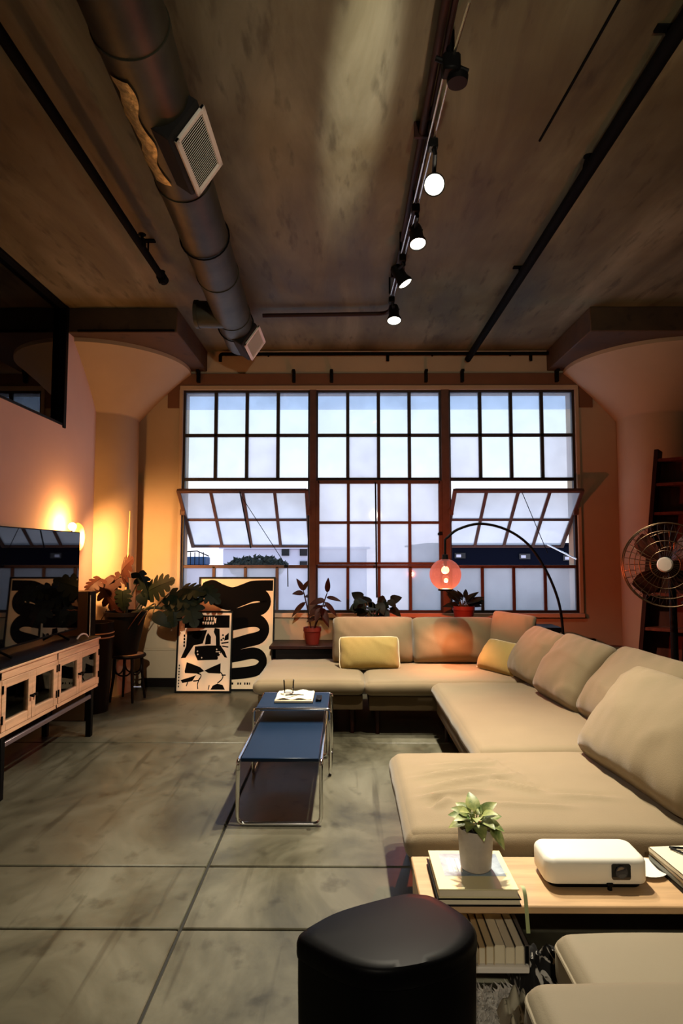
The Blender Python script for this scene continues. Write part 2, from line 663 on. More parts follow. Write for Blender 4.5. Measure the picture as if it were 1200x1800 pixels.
# baseboards
struct(MB().box(LEFT, LEFT + 0.015, REAR, 6.45, 0, 0.10, 0.004).build('baseboard_left', wood_dark))
struct(MB().box(-2.3, 4.8, WALL - 0.016, WALL, 0, 0.10, 0.004).build('baseboard_back', wood_dark))
struct(MB().box(-2.3, WX0 - 0.05, WALL - 0.012, WALL, 0.405, 0.43, 0.004).build('trim_1', wall_m))
struct(MB().box(WX0 - 0.05, 3.1, WALL - 0.012, WALL, 0.405, 0.43, 0.004).build('trim_2', wall_m))


for nm, cx, pm, lab in (('column_left', -2.73, wall_m, None), ('column_right', 3.44, wall_m, None)):
    c = holder(nm)
    MB().lathe([(0.39, 0), (0.39, 3.03)], (cx, 6.8, 0), 56).build('shaft', pm, c)
    cp = [(0.394, 2.985), (0.396, 3.0)] + [(0.40 + 0.54 * (0.75 * t + 0.25 * t * t), 3.005 + 0.545 * t) for t in [k / 12 for k in range(13)]] + [(0.955, 3.56), (0.955, 3.605)]
    MB().lathe(cp, (cx, 6.8, 0), 64).build('capital', pm, c)
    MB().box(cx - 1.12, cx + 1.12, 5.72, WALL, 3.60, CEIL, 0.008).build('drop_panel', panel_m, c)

# brown lintel band over the window
lt = MB()
lt.box(-2.06, 2.835, WALL - 0.018, WALL, 3.425, 3.575, 0.006)
lt.box(-2.06, -1.90, WALL - 0.018, WALL, 3.17, 3.43, 0.006)
lt.box(2.675, 2.835, WALL - 0.018, WALL, 3.17, 3.43, 0.006)
struct(lt.build('trim_3', lintel_m))
# casing round the opening
cs = MB()
cs.box(WX0 - 0.03, WX1 + 0.03, WALL - 0.03, WALL + 0.02, WZ1 - 0.005, WZ1 + 0.045, 0.004)
cs.box(WX0 - 0.035, WX0 + 0.006, WALL - 0.03, WALL + 0.02, WZ0, WZ1, 0.004)
cs.box(WX1 - 0.006, WX1 + 0.035, WALL - 0.03, WALL + 0.02, WZ0, WZ1, 0.004)
struct(cs.build('trim_4', wall_m))
struct(MB().box(WX0 - 0.04, WX1 + 0.04, WALL - 0.05, WALL + 0.1, WZ0 - 0.05, WZ0, 0.006).build('trim_5', sill_m))

# ------------------------------------------------------------------ the factory window, three bays
ROWS = [WZ0 + 0.012, 1.345, 1.845, 2.345, 2.856, WZ1 - 0.012]
YW = WALL + 0.03


def pane(par, x0, x1, z0, z1, m, y=YW):
    return MB().box(x0, x1, y - 0.002, y + 0.002, z0, z1).build('pane', m, par)


def bay(n, x0, x1, hopper):
    w = holder('window_%d' % n)
    fr = MB()
    t = 0.022
    fr.box(x0 - t, x0 + 0.012, YW - 0.03, YW + 0.03, WZ0, WZ1, 0.003)
    fr.box(x1 - 0.012, x1 + t, YW - 0.03, YW + 0.03, WZ0, WZ1, 0.003)
    fr.box(x0, x1, YW - 0.03, YW + 0.03, WZ1 - 0.03, WZ1, 0.003)
    fr.box(x0, x1, YW - 0.03, YW + 0.03, WZ0, WZ0 + 0.03, 0.003)
    fr.build('frame', steel_m, w)
    cw = (x1 - x0) / 4
    xsn = [x0 + cw * k for k in range(5)]
    for zz in (ROWS[4], ROWS[3], ROWS[1]):
        m = steel_m if zz > 2 else sash_m
        MB().box(x0, x1, YW - 0.022, YW + 0.022, zz - 0.018, zz + 0.018, 0.003).build('muntin', m, w)
    for k in (1, 2, 3):
        MB().box(xsn[k] - 0.019, xsn[k] + 0.019, YW - 0.022, YW + 0.022, ROWS[3], ROWS[5], 0.003).build('muntin', steel_m, w)
        MB().box(xsn[k] - 0.017, xsn[k] + 0.017, YW - 0.022, YW + 0.022, ROWS[0], ROWS[1], 0.003).build('muntin', sash_m, w)
    for k in range(4):
        for r in (3, 4):
            pane(w, xsn[k] + 0.016, xsn[k + 1] - 0.016, ROWS[r] + 0.016, ROWS[r + 1] - 0.016, pane_clear if r == 4 or (k + n) % 3 else pane_frost)
        pane(w, xsn[k] + 0.015, xsn[k + 1] - 0.015, ROWS[0] + 0.015, ROWS[1] - 0.015, pane_frost)
    MB().box(x0, x1, YW + 0.035, YW + 0.037, 3.165, WZ1).build('blue_band', band_tint_m, w)  # thin blue-tinted sheet, a darker band across the top panes
    # the pivoting sash over rows 1 and 2
    H = ROWS[3] - ROWS[1] - 0.04
    if hopper:
        top, bot = V((0, 6.75, 2.195)), V((0, 7.45, 1.575))
    else:
        top, bot = V((0, YW - 0.035, ROWS[3] - 0.02)), V((0, YW - 0.035, ROWS[1] + 0.02))
    d = (bot - top)
    H = d.length
    d.normalize()
    nrm = V((1, 0, 0)).cross(d).normalized()
    mt = M(((1, 0, 0), d, nrm)).transposed().to_4x4()       # local x = X, local y runs down the sash
    mt.translation = top
    a0, a1 = x0 + 0.012, x1 - 0.012
    s = MB()
    for xa in (a0, a1):
        s.box(xa - 0.02, xa + 0.02, 0, H, -0.02, 0.02, 0.003, mtx=mt)
    s.box(a0, a1, -0.005, 0.035, -0.02, 0.02, 0.003, mtx=mt)
    s.box(a0, a1, H - 0.03, H, -0.018, 0.018, 0.003, mtx=mt)
    sash = s.build('sash', sash_m, w)
    cw2 = (a1 - a0) / 4
    for k in (1, 2, 3):
        MB().box(a0 + cw2 * k - 0.017, a0 + cw2 * k + 0.017, 0, H, -0.016, 0.016, 0.003, mtx=mt).build('glazing_bar', sash_m, sash)
    MB().box(a0, a1, H / 2 - 0.015, H / 2 + 0.015, -0.0145, 0.0145, 0.003, mtx=mt).build('glazing_bar', sash_m, sash)
    for k in range(4):
        for r in range(2):
            MB().box(a0 + cw2 * k + 0.014, a0 + cw2 * (k + 1) - 0.014, H / 2 * r + 0.013, H / 2 * (r + 1) - 0.013, -0.002, 0.002, mtx=mt).build('pane', pane_frost, sash)
    # stay, cord and handle
    if hopper:
        mx_ = (x0 + x1) / 2
        if n == 1:
            MB().tube([(-1.17, 6.74, 2.17), (-1.155, 6.70, 2.13), (-1.10, 7.10, 1.56)], 0.008, 6).build('stay_rod', black_metal, w)
            MB().tube([(-1.15, 6.73, 2.12), (-0.68, 6.96, 1.36)], 0.004, 6).build('pull_cord', black_metal, w)
            hb = MB().box(-0.70, -0.655, 6.95, 6.99, 1.335, 1.365, 0.004)
            hb.tube([(-0.66, 6.97, 1.33), (-0.655, 6.96, 1.12)], 0.006, 6)
            hb.build('latch', black_metal, w)
        else:
            MB().tube([(1.93, 6.72, 2.16), (2.29, 7.02, 1.50)], 0.004, 6).build('pull_cord', black_metal, w)
            MB().tube([(2.40, 7.36, 1.60), (2.60, 6.97, 1.43)], 0.010, 6).build('stay_rod', chrome, w)
        # pivot plates on the jambs
        for xa, sg in ((x0, 1), (x1, -1)):
            MB().box(xa - 0.03, xa + 0.03, YW - 0.06, YW - 0.02, 1.93, 2.0, 0.004).build('pivot', sash_m, w)
    else:
        MB().tube([(0.335, 6.965, 2.30), (0.345, 6.95, 1.0)], 0.009, 8).build('pole', black_metal, w)
        MB().box(1.04, 1.09, 6.94, 6.99, 1.70, 1.73, 0.004).build('latch', black_metal, w)
    return w


bay(1, -1.865, -0.425, True)
bay(2, -0.335, 1.085, False)
bay(3, 1.19, 2.612, True)
for n, xa, xb in ((6, -0.425, -0.335), (7, 1.085, 1.19)):
    mm = MB().box(xa + 0.006, xb - 0.006, YW - 0.055, YW + 0.04, WZ0, WZ1, 0.006)
    struct(mm.build('trim_%d' % n, sash_m))

# high inner window in the left wall
w4 = holder('window_4')
f4 = MB()
f4.box(LEFT - 0.10, LEFT + 0.012, IY1 - 0.035, IY1 + 0.02, IZ0 - 0.03, CEIL, 0.004)
f4.box(LEFT - 0.10, LEFT + 0.006, IY0, IY1, CEIL - 0.03, CEIL, 0.004)
f4.box(LEFT - 0.10, LEFT + 0.004, IY0, IY1, IZ0 - 0.012, IZ0 + 0.012, 0.004)
f4.build('frame', black_metal, w4)
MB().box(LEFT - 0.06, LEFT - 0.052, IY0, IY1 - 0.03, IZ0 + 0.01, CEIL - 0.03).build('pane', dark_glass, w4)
MB().box(LEFT - 0.085, LEFT - 0.03, 3.1, 3.14, IZ0, CEIL).build('mullion', black_metal, w4)

# ------------------------------------------------------------------ outside
ext_pale = mat('render_lavender', (0.62, 0.60, 0.72), 0.9)
ext_dark = mat('slate_navy', (0.003, 0.004, 0.011), 0.8, spec=0.05)
ext_win = mat('far_window', (0.02, 0.02, 0.025), 0.2)
ext_roof = mat('far_roof', (0.10, 0.10, 0.11), 0.9)
b1 = thing('building', 'pale lavender building with small dark windows beyond the left window', 'building', (-1.6, 18, -6))
MB().box(-3.6, 0.6, 18, 24, -6, 1.62, 0.02).build('wall', ext_pale, b1)
for wx, wz in ((-1.77, 1.42), (-1.24, 1.42), (-1.24, 1.06), (-2.9, 0.5)):
    MB().box(wx - 0.11, wx + 0.11, 17.95, 18.02, wz, wz + 0.2).build('window', ext_win, b1)
MB().box(-3.7, 0.7, 17.9, 24.1, 1.62, 1.68).build('roof', ext_pale, b1)
b2 = thing('building', 'dark navy roof and wall seen under the right tilted sash', 'building', (5, 16, -6))
MB().box(2.2, 9.0, 16, 22, -6, 1.70, 0.02).build('wall', ext_dark, b2)
MB().box(2.1, 9.1, 15.9, 22.1, 1.70, 1.76).build('roof', ext_dark, b2)
for wx, wz in ((2.95, 1.36), (4.62, 1.34), (5.75, 1.3)):
    fw = MB().box(wx - 0.14, wx + 0.14, 15.96, 16.02, wz, wz + 0.14).build('window', ext_win, b2)
    MB().box(wx - 0.10, wx + 0.02, 15.94, 15.96, wz + 0.03, wz + 0.10).build('pane', ext_pale, fw)
b3 = thing('rooftop_tank', 'blue rooftop box with wire railing far outside the left window', 'tank', (-3.9, 16, -6))
MB().box(-4.5, -3.55, 15.7, 16.6, -6, 1.18, 0.02).build('base', ext_pale, b3)
MB().box(-4.2, -3.62, 15.8, 16.4, 1.18, 1.40, 0.03).build('body', mat('tank_blue', (0.02, 0.07, 0.18), 0.5), b3)
rl = MB()
for k in range(7):
    rl.tube([(-4.3 + k * 0.11, 15.7, 1.15), (-4.3 + k * 0.11, 15.7, 1.52)], 0.012, 5)
rl.tube([(-4.35, 15.7, 1.40), (-4.1, 15.7, 1.53), (-3.8, 15.7, 1.55), (-3.5, 15.7, 1.42)], 0.014, 5)
rl.build('railing', black_metal, b3)
bush_bm = MB()
for k in range(420):
    a = random.uniform(0, math.pi)
    ph = random.uniform(0, 2 * math.pi)
    r = random.uniform(0.75, 1.0)
    p = V((-2.26 + 0.78 * r * math.cos(a), 15.6 + 0.3 * r * math.cos(ph), 1.12 + 0.30 * r * math.sin(a) * (0.4 + 0.6 * abs(math.sin(ph)))))
    d = V((random.uniform(-1, 1), random.uniform(-1, 1), random.uniform(-0.2, 1))).normalized() * 0.11
    s = d.orthogonal().normalized() * 0.05
    vs = [bush_bm.bm.verts.new(q) for q in (p - s, p + s, p + d)]
    bush_bm.bm.faces.new(vs)
bush_bm.sphere((-2.26, 15.6, 1.08), 0.28, 16, 8, (2.5, 0.8, 0.95))
bt = thing('bush', 'dark rounded tree top outside, under the left tilted sash', 'tree', (-2.26, 15.6, -6))
stuff(bush_bm.build('foliage', mat('far_foliage', (0.02, 0.025, 0.018), 0.9), bt))
MB().tube([(-2.26, 15.6, -6), (-2.26, 15.6, 1.0)], 0.1, 8).build('trunk', wood_dark, bt)

# ------------------------------------------------------------------ ceiling services
dt = thing('ventilation_duct', 'long round galvanised air duct hanging under the ceiling', 'duct', (-0.9, 3, 3.63))


def dxy(y, dz=0.0):
    return V((-0.76 - 0.048 * y, y, 3.63 + dz))


DR = 0.158
cuts = [-1.5, 1.1, 2.35, 3.35, 4.55, 5.35, 6.02]
for a, b in zip(cuts, cuts[1:]):
    MB().tube([dxy(a), dxy(b)], DR, 40).build('duct_section', duct_m, dt)
for y in cuts[1:-1]:
    MB().tube([dxy(y - 0.018), dxy(y + 0.018)], DR + 0.006, 40).build('seam_band', duct_m, dt)
# foil tape patch on the lower left flank
tp = MB()


def tape_pt(u, v):
    y = 2.45 + u * 0.72
    a = rad(226 + v * 30 + 6 * math.sin(u * 14))
    q = dxy(y)
    return V((q.x + (DR + 0.008 + 0.004 * math.sin(u * 40 + v * 9)) * math.cos(a), y, q.z + (DR + 0.008) * math.sin(a)))


tp.grid(26, 8, tape_pt)
tp.build('foil_tape', tape_m, dt)
# two registers facing right and down
nv = V((0.82, 0, -0.572))
uv = V((0, 1, 0))
tv = V((0.572, 0, 0.82))


def register(y, k, L, W):
    c = dxy(y) + nv * k

    mt = M((uv, tv, nv)).transposed().to_4x4()
    mt.translation = c
    fm = MB()
    fw = 0.026
    fm.box(-L / 2, L / 2, -W / 2, -W / 2 + fw, -0.008, 0.008, 0.002, mtx=mt)
    fm.box(-L / 2, L / 2, W / 2 - fw, W / 2, -0.008, 0.008, 0.002, mtx=mt)
    fm.box(-L / 2, -L / 2 + fw, -W / 2, W / 2, -0.008, 0.008, 0.002, mtx=mt)
    fm.box(L / 2 - fw, L / 2, -W / 2, W / 2, -0.008, 0.008, 0.002, mtx=mt)
    for sx in (-1, 1):
        for sy in (-0.5, 0.5):
            fm.box(sx * (L / 2 - 0.013) - 0.004, sx * (L / 2 - 0.013) + 0.004, sy * W - 0.004 * 1 - math.copysign(0.02, sy), sy * W + 0.004 - math.copysign(0.02, sy), 0.007, 0.011, mtx=mt)
    reg = fm.build('register', grille_m, dt)
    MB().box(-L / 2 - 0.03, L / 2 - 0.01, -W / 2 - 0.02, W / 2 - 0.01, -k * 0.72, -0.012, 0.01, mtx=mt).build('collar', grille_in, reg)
    sl = MB()
    n = int(L / 0.017)
    for i in range(n):
        xx = -L / 2 + fw + (L - 2 * fw) * (i + 0.5) / n
        q = mt @ M.Translation((xx, 0, -0.002)) @ M.Rotation(rad(35), 4, 'Y')
        sl.box(-0.0055, 0.0055, -W / 2 + fw, W / 2 - fw, -0.001, 0.001, mtx=q)
    stuff(sl.build('slats', grille_m, reg))


register(2.97, 0.205, 0.44, 0.225)
register(5.80, 0.200, 0.44, 0.235)
# short branch take-off towards the left
br = MB()
cY = 5.3
q = dxy(cY)
br.tube([(q.x - 0.02, cY, 3.60), (q.x - 0.30, cY - 0.02, 3.60)], 0.115, 28)
br.tube([(q.x - 0.28, cY - 0.02, 3.60), (q.x - 0.31, cY - 0.02, 3.60)], 0.122, 28)
br.build('branch_collar', duct_m, dt)
for y in (1.5, 4.0, 5.6):
    hg = MB()
    c = dxy(y)
    ring = [(c.x + (DR + 0.008) * math.cos(a), y, c.z + (DR + 0.008) * math.sin(a)) for a in [k * math.pi / 14 for k in range(28)]]
    hg.tube(ring, 0.006, 6, closed=True)
    hg.tube([(c.x, y, c.z + DR), (c.x, y, CEIL)], 0.006, 6)
    hg.build('hanger', black_metal, dt)


def sprinkler(name, label, pts, r, heads, hangers):
    t = thing(name, label, 'pipe', pts[0])
    MB().tube(round_path(pts, 0.08), r, 14).build('pipe', pipe_m, t)
    for x, y, z in heads:
        h = MB().tube([(x, y, z), (x, y, z + 0.07)], 0.013, 8).tube([(x, y, z + 0.06), (x, y, z + 0.066)], 0.028, 10)
        h.tube([(x - 0.02, y, z), (x + 0.02, y, z)], r * 1.25, 10)
        h.build('sprinkler_head', pipe_m, t)
    for x, y, z in hangers:
        MB().tube([(x, y, z), (x, y, CEIL)], 0.007, 6).box(x - 0.05, x + 0.05, y - 0.02, y + 0.02, CEIL - 0.012, CEIL).build('hanger', pipe_m, t)
    return t


t = sprinkler('sprinkler_pipe', 'black sprinkler pipe left of the round duct, ending short of the window', [(-1.47, -1.5, 3.72), (-1.485, 4.83, 3.72)], 0.028,
              [(-1.47, 4.28, 3.73), (-1.484, 4.80, 3.70)], [(-1.47, 2.0, 3.72), (-1.48, 4.45, 3.72)])
MB().tube([(-1.485, 4.79, 3.72), (-1.485, 4.87, 3.72)], 0.04, 14).build('end_cap', pipe_m, t)
sprinkler('sprinkler_pipe', 'thick black sprinkler pipe running right of the track lights to the window wall', [(1.43, -1.5, 3.72), (1.40, 6.55, 3.72), (1.40, 6.93, 3.72)], 0.036,
          [(1.41, 3.44, 3.74)], [(1.43, 2.6, 3.72), (1.42, 4.9, 3.72)])
t = thing('wall_pipe', 'thin black pipe with short drops along the top of the window wall', 'pipe', (-1.45, 6.93, 3.78))
MB().tube(round_path([(-1.445, 6.93, 3.70), (-1.445, 6.93, 3.785), (2.39, 6.93, 3.785), (2.39, 6.93, 3.70)], 0.03), 0.02, 12).build('pipe', pipe_m, t)
for x in (0.48, 2.12):
    MB().tube([(x, 6.93, 3.785), (x, 6.93, 3.70)], 0.018, 8).build('drop', pipe_m, t)
for x in (-0.9, 1.0, 1.9):
    MB().tube([(x, 6.93, 3.785), (x, 7.0, 3.785)], 0.012, 8).build('bracket', pipe_m, t)
names = ['leftmost', 'second from the left', 'third from the left', 'third from the right', 'second from the right', 'rightmost']
for k, px in enumerate((-1.70, -0.60, -0.165, 0.92, 1.335, 2.42)):
    h = MB().box(px - 0.018, px + 0.018, 6.93, 6.985, 3.46, 3.57, 0.004)
    h.box(px - 0.018, px + 0.018, 6.90, 6.985, 3.57, 3.60, 0.004)
    h.tube([(px, 6.90, 3.585), (px, 6.90, 3.54)], 0.008, 6)
    tag(h.build('blind_bracket', black_metal, base=(px, 6.98, 3.46)), 'black metal bracket over the window, %s of six' % names[k], 'bracket', 'brackets over the window')

# right-hand dark conduit line on the ceiling
tag(MB().tube([(1.18, 1.2, CEIL - 0.004), (1.16, 2.4, CEIL - 0.004), (1.13, 2.9, CEIL - 0.004), (1.10, 3.35, CEIL - 0.004)], 0.007, 6).build('ceiling_cable', pipe_m, base=(1.15, 2.4, CEIL)),
    'thin dark cable on the ceiling beside the thick right pipe', 'cable')
tag(MB().tube([(-2.55, 5.70, 3.61), (-1.63, 5.70, 3.61)], 0.012, 8).build('conduit', pipe_m, base=(-2.1, 5.7, 3.6)),
    'thin dark conduit along the front of the left concrete drop panel', 'conduit')

# conduit feeding the track, and the track itself
cd = thing('conduit', 'maroon ceiling conduit above the track lights turning left to the duct', 'conduit', (0.42, 2.3, 3.76))
MB().tube(round_path([(0.41, -1.2, 3.775), (0.415, 5.72, 3.775), (-0.80, 5.76, 3.775)], 0.12), 0.02, 10).build('pipe', conduit_m, cd)
MB().tube([(0.455, -1.2, 3.775), (0.45, 5.1, 3.775)], 0.014, 8).build('feed_pipe', conduit_m, cd)
for y in (1.4, 3.2, 4.9):
    MB().box(0.37, 0.48, y - 0.012, y + 0.012, 3.75, CEIL - 0.001, 0.003).build('strap', conduit_m, cd)
tr = thing('track_rail', 'pair of thin bright rods carrying the ceiling spotlights', 'track', (0.46, 3.5, 3.68))
for dx in (-0.014, 0.014):
    MB().tube([(0.462 + dx, 2.6, 3.675), (0.437 + dx, 3.73, 3.675), (0.415 + dx, 4.4, 3.675), (0.39 + dx, 5.16, 3.675)], 0.0055, 8).build('rod', rod_m, tr)
MB().tube([(0.475, 2.62, 3.70), (0.50, 2.34, 3.72)], 0.0065, 8).build('rod_end', rod_m, tr)
cl = MB().box(0.43, 0.51, 2.58, 2.66, 3.64, 3.72, 0.01)
cl.tube([(0.47, 2.62, 3.70), (0.47, 2.62, CEIL)], 0.02, 10)
cl.tube([(0.40, 2.60, 3.70), (0.55, 2.63, 3.66)], 0.012, 8)
cl.lathe([(0, 0), (0.045, 0.0), (0.05, 0.03), (0.02, 0.06), (0, 0.06)], (0.505, 2.65, 3.62), 16)
cl.build('clamp', black_metal, tr)
for y in (3.12, 3.73, 4.38, 5.12):
    MB().tube([(0.465 - 0.037 * (y - 2.6), y - 0.03, 3.70), (0.465 - 0.037 * (y - 2.6), y - 0.03, CEIL)], 0.008, 6).build('hanger', black_metal, tr)

bulb_m = mat('bulb_glow', (1, 1, 1), 0.5, emit=(1.0, 0.93, 0.72), es=14)
can_m = mat('spot_can', (0.004, 0.004, 0.004), 0.5, spec=0.12)


def track_head(label, mount, disc, aim, R, target, power, angle, blend, col):
    """mount: point on the rods; disc: centre of the lit face; aim: its direction"""
    t = thing('track_spotlight', label, 'spotlight', mount, 'ceiling track spotlights')
    aim = V(aim).normalized()
    disc = V(disc)
    mt = aim.to_track_quat('Z', 'Y').to_matrix().to_4x4()
    back = disc - aim * 0.15
    MB().lathe([(0, -0.15), (0.040, -0.15), (0.046, -0.12), (0.046, -0.05), (R, -0.012), (R, 0.004), (R - 0.006, 0.004), (R - 0.008, -0.006)], disc, 28, mt).build('can', can_m, t)
    MB().lathe([(R - 0.007, -0.004), (R * 0.7, 0.006), (0, 0.010)], disc, 28, mt).build('bulb', bulb_m, t)
    st = MB().box(mount[0] - 0.025, mount[0] + 0.025, mount[1] - 0.03, mount[1] + 0.03, mount[2] - 0.03, mount[2] + 0.02, 0.005)
    md = back + aim * 0.03
    st.tube([V(mount) + V((0, 0, -0.02)), V(mount) + V((0.012, 0.0, -0.05)), md], 0.012, 8)
    st.tube([md + V((-0.045, 0, 0.005)), md + V((0.05, 0, 0.0))], 0.008, 8)
    st.build('yoke', can_m, t)
    s = spot('spot_beam', disc + aim * 0.035, target, power, angle, blend, col)
    return t


WARM = (1.0, 0.89, 0.69)
track_head('track spotlight nearest the camera, its lit face turned to the viewer', (0.46, 3.12, 3.66), (0.488, 3.27, 3.53), (-0.15, -1.6, -1.25), 0.060, (0.6, 1.95, 0.3), P_TRACK[0], 95, 0.7, WARM)
track_head('second track spotlight from the camera, lit face down', (0.437, 3.73, 3.66), (0.478, 3.96, 3.55), (0.1, -0.35, -1.0), 0.058, (-0.55, 3.35, 0.0), P_TRACK[1], 86, 0.9, WARM)
track_head('third track spotlight from the camera, tilted with its lit face edge-on', (0.415, 4.38, 3.66), (0.452, 4.56, 3.55), (0.6, 0.0, -1.0), 0.060, (1.25, 4.2, 0.4), P_TRACK[2], 104, 1.0, WARM)
track_head('fourth and farthest track spotlight, last before the window', (0.39, 5.12, 3.66), (0.425, 5.30, 3.545), (0.0, -0.3, -1.0), 0.064, (-0.20, 5.35, 0.4), P_TRACK[3], 62, 0.8, WARM)
# unseen spots behind and above the viewer, without fixtures
spot('ceiling_downlight', (-0.45, -2.2, 3.2), (0.6, 1.9, 0.2), P_REAR, 38, 0.9, WARM)
spot('poster_fill', (0.15, -2.4, 3.4), (-1.30, 6.8, 0.62), P_POSTER_FILL, 15, 0.8, WARM)  # put in to brighten the posters from the front
ws = spot('ceiling_streak_fill', (0.36, -0.5, 2.3), (0.06, 3.0, 3.84), P_CEILING_FILL, 17, 1.0, (1.0, 0.93, 0.8))  # added spot, squeezed below to draw the bright streak on the ceiling
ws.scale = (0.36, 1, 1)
spot('ceiling_fill', (0.7, -0.6, 2.4), (0.55, 2.9, 3.84), P_CEILING_FILL * 0.14, 68, 1.0, WARM)  # added broad fill that lifts the ceiling tone

# ------------------------------------------------------------------ soft goods
def pillow_mesh(w, h, t, seed, n=26, wr=0.010, sag=0.22):
    rnd = V((seed * 13.7, seed * 7.1, seed * 3.3))
    bm = MB()

    def pt(u, v, side):
        a, b = u * 2 - 1, v * 2 - 1
        k = 0.05
        rc = 1 - 0.085 * (a * b) ** 4
        x = w / 2 * a * (1 - k * (1 - b * b) * abs(a)) * rc
        z = h / 2 * b * (1 - k * (1 - a * a) * abs(b)) * rc
        th = max(0.0, (1 - a * a) * (1 - b * b)) ** 0.42
        th *= (1 - sag * b)
        nn = (1 - abs(noise.noise(V((x * 3.2 + z * 1.5, z * 3.6, side * 2)) + rnd))) ** 7 * 0.9 + noise.noise(V((x * 5, z * 5, side * 3)) + rnd) * 0.6 + noise.noise(V((x * 14, z * 9, side)) + rnd) * 0.35
        edge = (1 - th)
        rip = math.sin((a * 9 + b * 4) * 2.2 + seed) * 0.6 * edge * max(0, th * 3 if th < 0.33 else 1)
        y = side * (t / 2 * th + wr * (nn + rip) * min(1, th * 2))
        return V((x, y, z + h / 2))
    bm.grid(n, n, lambda u, v: pt(u, v, -1))
    bm.grid(n, n, lambda u, v: pt(u, v, 1))
    bmesh.ops.remove_doubles(bm.bm, verts=bm.bm.verts, dist=0.0008)
    return bm


def cushion(label, m, w, h, t, loc, rz, lean, roll=0.0, seed=1, name='back_cushion', group='sofa back cushions', wr=0.010, piping=None):
    o = pillow_mesh(w, h, t, seed, wr=wr).build(name, m, sharp=80)
    o.matrix_world = M.Translation(loc) @ M.Rotation(rad(rz), 4, 'Z') @ M.Rotation(rad(-lean), 4, 'X') @ M.Rotation(rad(roll), 4, 'Y')
    tag(o, label, 'cushion', group)
    if piping:
        pp = []
        k = 0.05
        for i in range(80):
            s = i / 20
            e_, f_ = int(s), s - int(s)
            a, b = [(-1 + 2 * f_, -1), (1, -1 + 2 * f_), (1 - 2 * f_, 1), (-1, 1 - 2 * f_)][e_]
            rc = 1 - 0.085 * (a * b) ** 4
            pp.append((w / 2 * a * (1 - k * (1 - b * b) * abs(a)) * rc, 0, h / 2 * b * (1 - k * (1 - a * a) * abs(b)) * rc + h / 2))
        MB().tube(pp, 0.005, 6, closed=True).build('piping', piping, o)
    return o


def soft_box(x0, x1, y0, y1, z0, z1, r, puff, seed, n=30, wr=0.006, folds=None):
    """rounded, puffed mattress"""
    bm = MB()
    cx, cy, cz = (x0 + x1) / 2, (y0 + y1) / 2, (z0 + z1) / 2
    hx, hy, hz = (x1 - x0) / 2, (y1 - y0) / 2, (z1 - z0) / 2
    rnd = V((seed * 3.7, seed * 9.1, seed * 5.3))

    def warp(a):
        return math.copysign(1 - (1 - abs(a)) ** 1.7, a)

    def shape(a, b, c):
        p = V((a * hx, b * hy, c * hz))
        q = V((max(-(hx - r), min(hx - r, p.x)), max(-(hy - r), min(hy - r, p.y)), max(-(hz - r), min(hz - r, p.z))))
        d = p - q
        if d.length > 1e-9:
            p = q + d.normalized() * r
        u, v = p.x / hx, p.y / hy
        f = max(0.0, (1 - u * u) * (1 - v * v)) ** 0.5
        if c > -0.2:
            p.z += puff * f * (0.5 + 0.5 * c)
            nn = noise.noise(V((p.x * 3.5, p.y * 3.5, 0)) + rnd) + 0.5 * noise.noise(V((p.x * 9, p.y * 9, 1)) + rnd)
            p.z += wr * nn * min(1, f * 2 + 0.25) * (0.5 + 0.5 * c)
            if folds:
                p.z += folds(p.x + cx, p.y + cy) * min(1, f * 3)
        # bulging sides
        g = 1 - c * c
        s = 0.012 * g
        p.x += s * u + 0.006 * g * noise.noise(V((p.y * 6, p.z * 8, 2)) + rnd)
        p.y += s * v + 0.006 * g * noise.noise(V((p.x * 6, p.z * 8, 4)) + rnd)
        return V((p.x + cx, p.y + cy, p.z + cz))
    m = 9
    faces = [
        (n, n, lambda u, v: shape(warp(u * 2 - 1), warp(v * 2 - 1), 1)),
        (n, n, lambda u, v: shape(warp(u * 2 - 1), warp(v * 2 - 1), -1)),
        (n, m, lambda u, v: shape(warp(u * 2 - 1), -1, warp(v * 2 - 1))),
        (n, m, lambda u, v: shape(warp(u * 2 - 1), 1, warp(v * 2 - 1))),
        (n, m, lambda u, v: shape(-1, warp(u * 2 - 1), warp(v * 2 - 1))),
        (n, m, lambda u, v: shape(1, warp(u * 2 - 1), warp(v * 2 - 1))),
    ]
    for a, b, f in faces:
        bm.grid(a, b, f)
    bmesh.ops.remove_doubles(bm.bm, verts=bm.bm.verts, dist=0.0006)
    return bm


SEAT = 0.445


def sofa_unit(label, x0, x1, y0, y1, seed, backs=(), folds=None, puff=0.02, n=34, legs=None):
    t = thing('sofa_section', label, 'sofa', ((x0 + x1) / 2, (y0 + y1) / 2, 0), 'sections of the corner sofa')
    soft_box(x0, x1, y0, y1, SEAT - 0.125, SEAT, 0.05, puff, seed, n, folds=folds).build('seat_cushion', sofa_m, t, sharp=80)
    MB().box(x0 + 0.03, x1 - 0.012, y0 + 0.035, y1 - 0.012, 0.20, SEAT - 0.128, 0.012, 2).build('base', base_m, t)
    for lx in (x0 + 0.10, x1 - 0.10):
        for ly in (y0 + 0.10, y1 - 0.10):
            MB().tube([(lx, ly, 0), (lx, ly, 0.205)], [0.018, 0.024], 10).build('leg', mahogany_dark, t)
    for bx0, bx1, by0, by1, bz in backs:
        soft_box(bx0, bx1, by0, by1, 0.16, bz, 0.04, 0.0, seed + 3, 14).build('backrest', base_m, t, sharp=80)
    return t


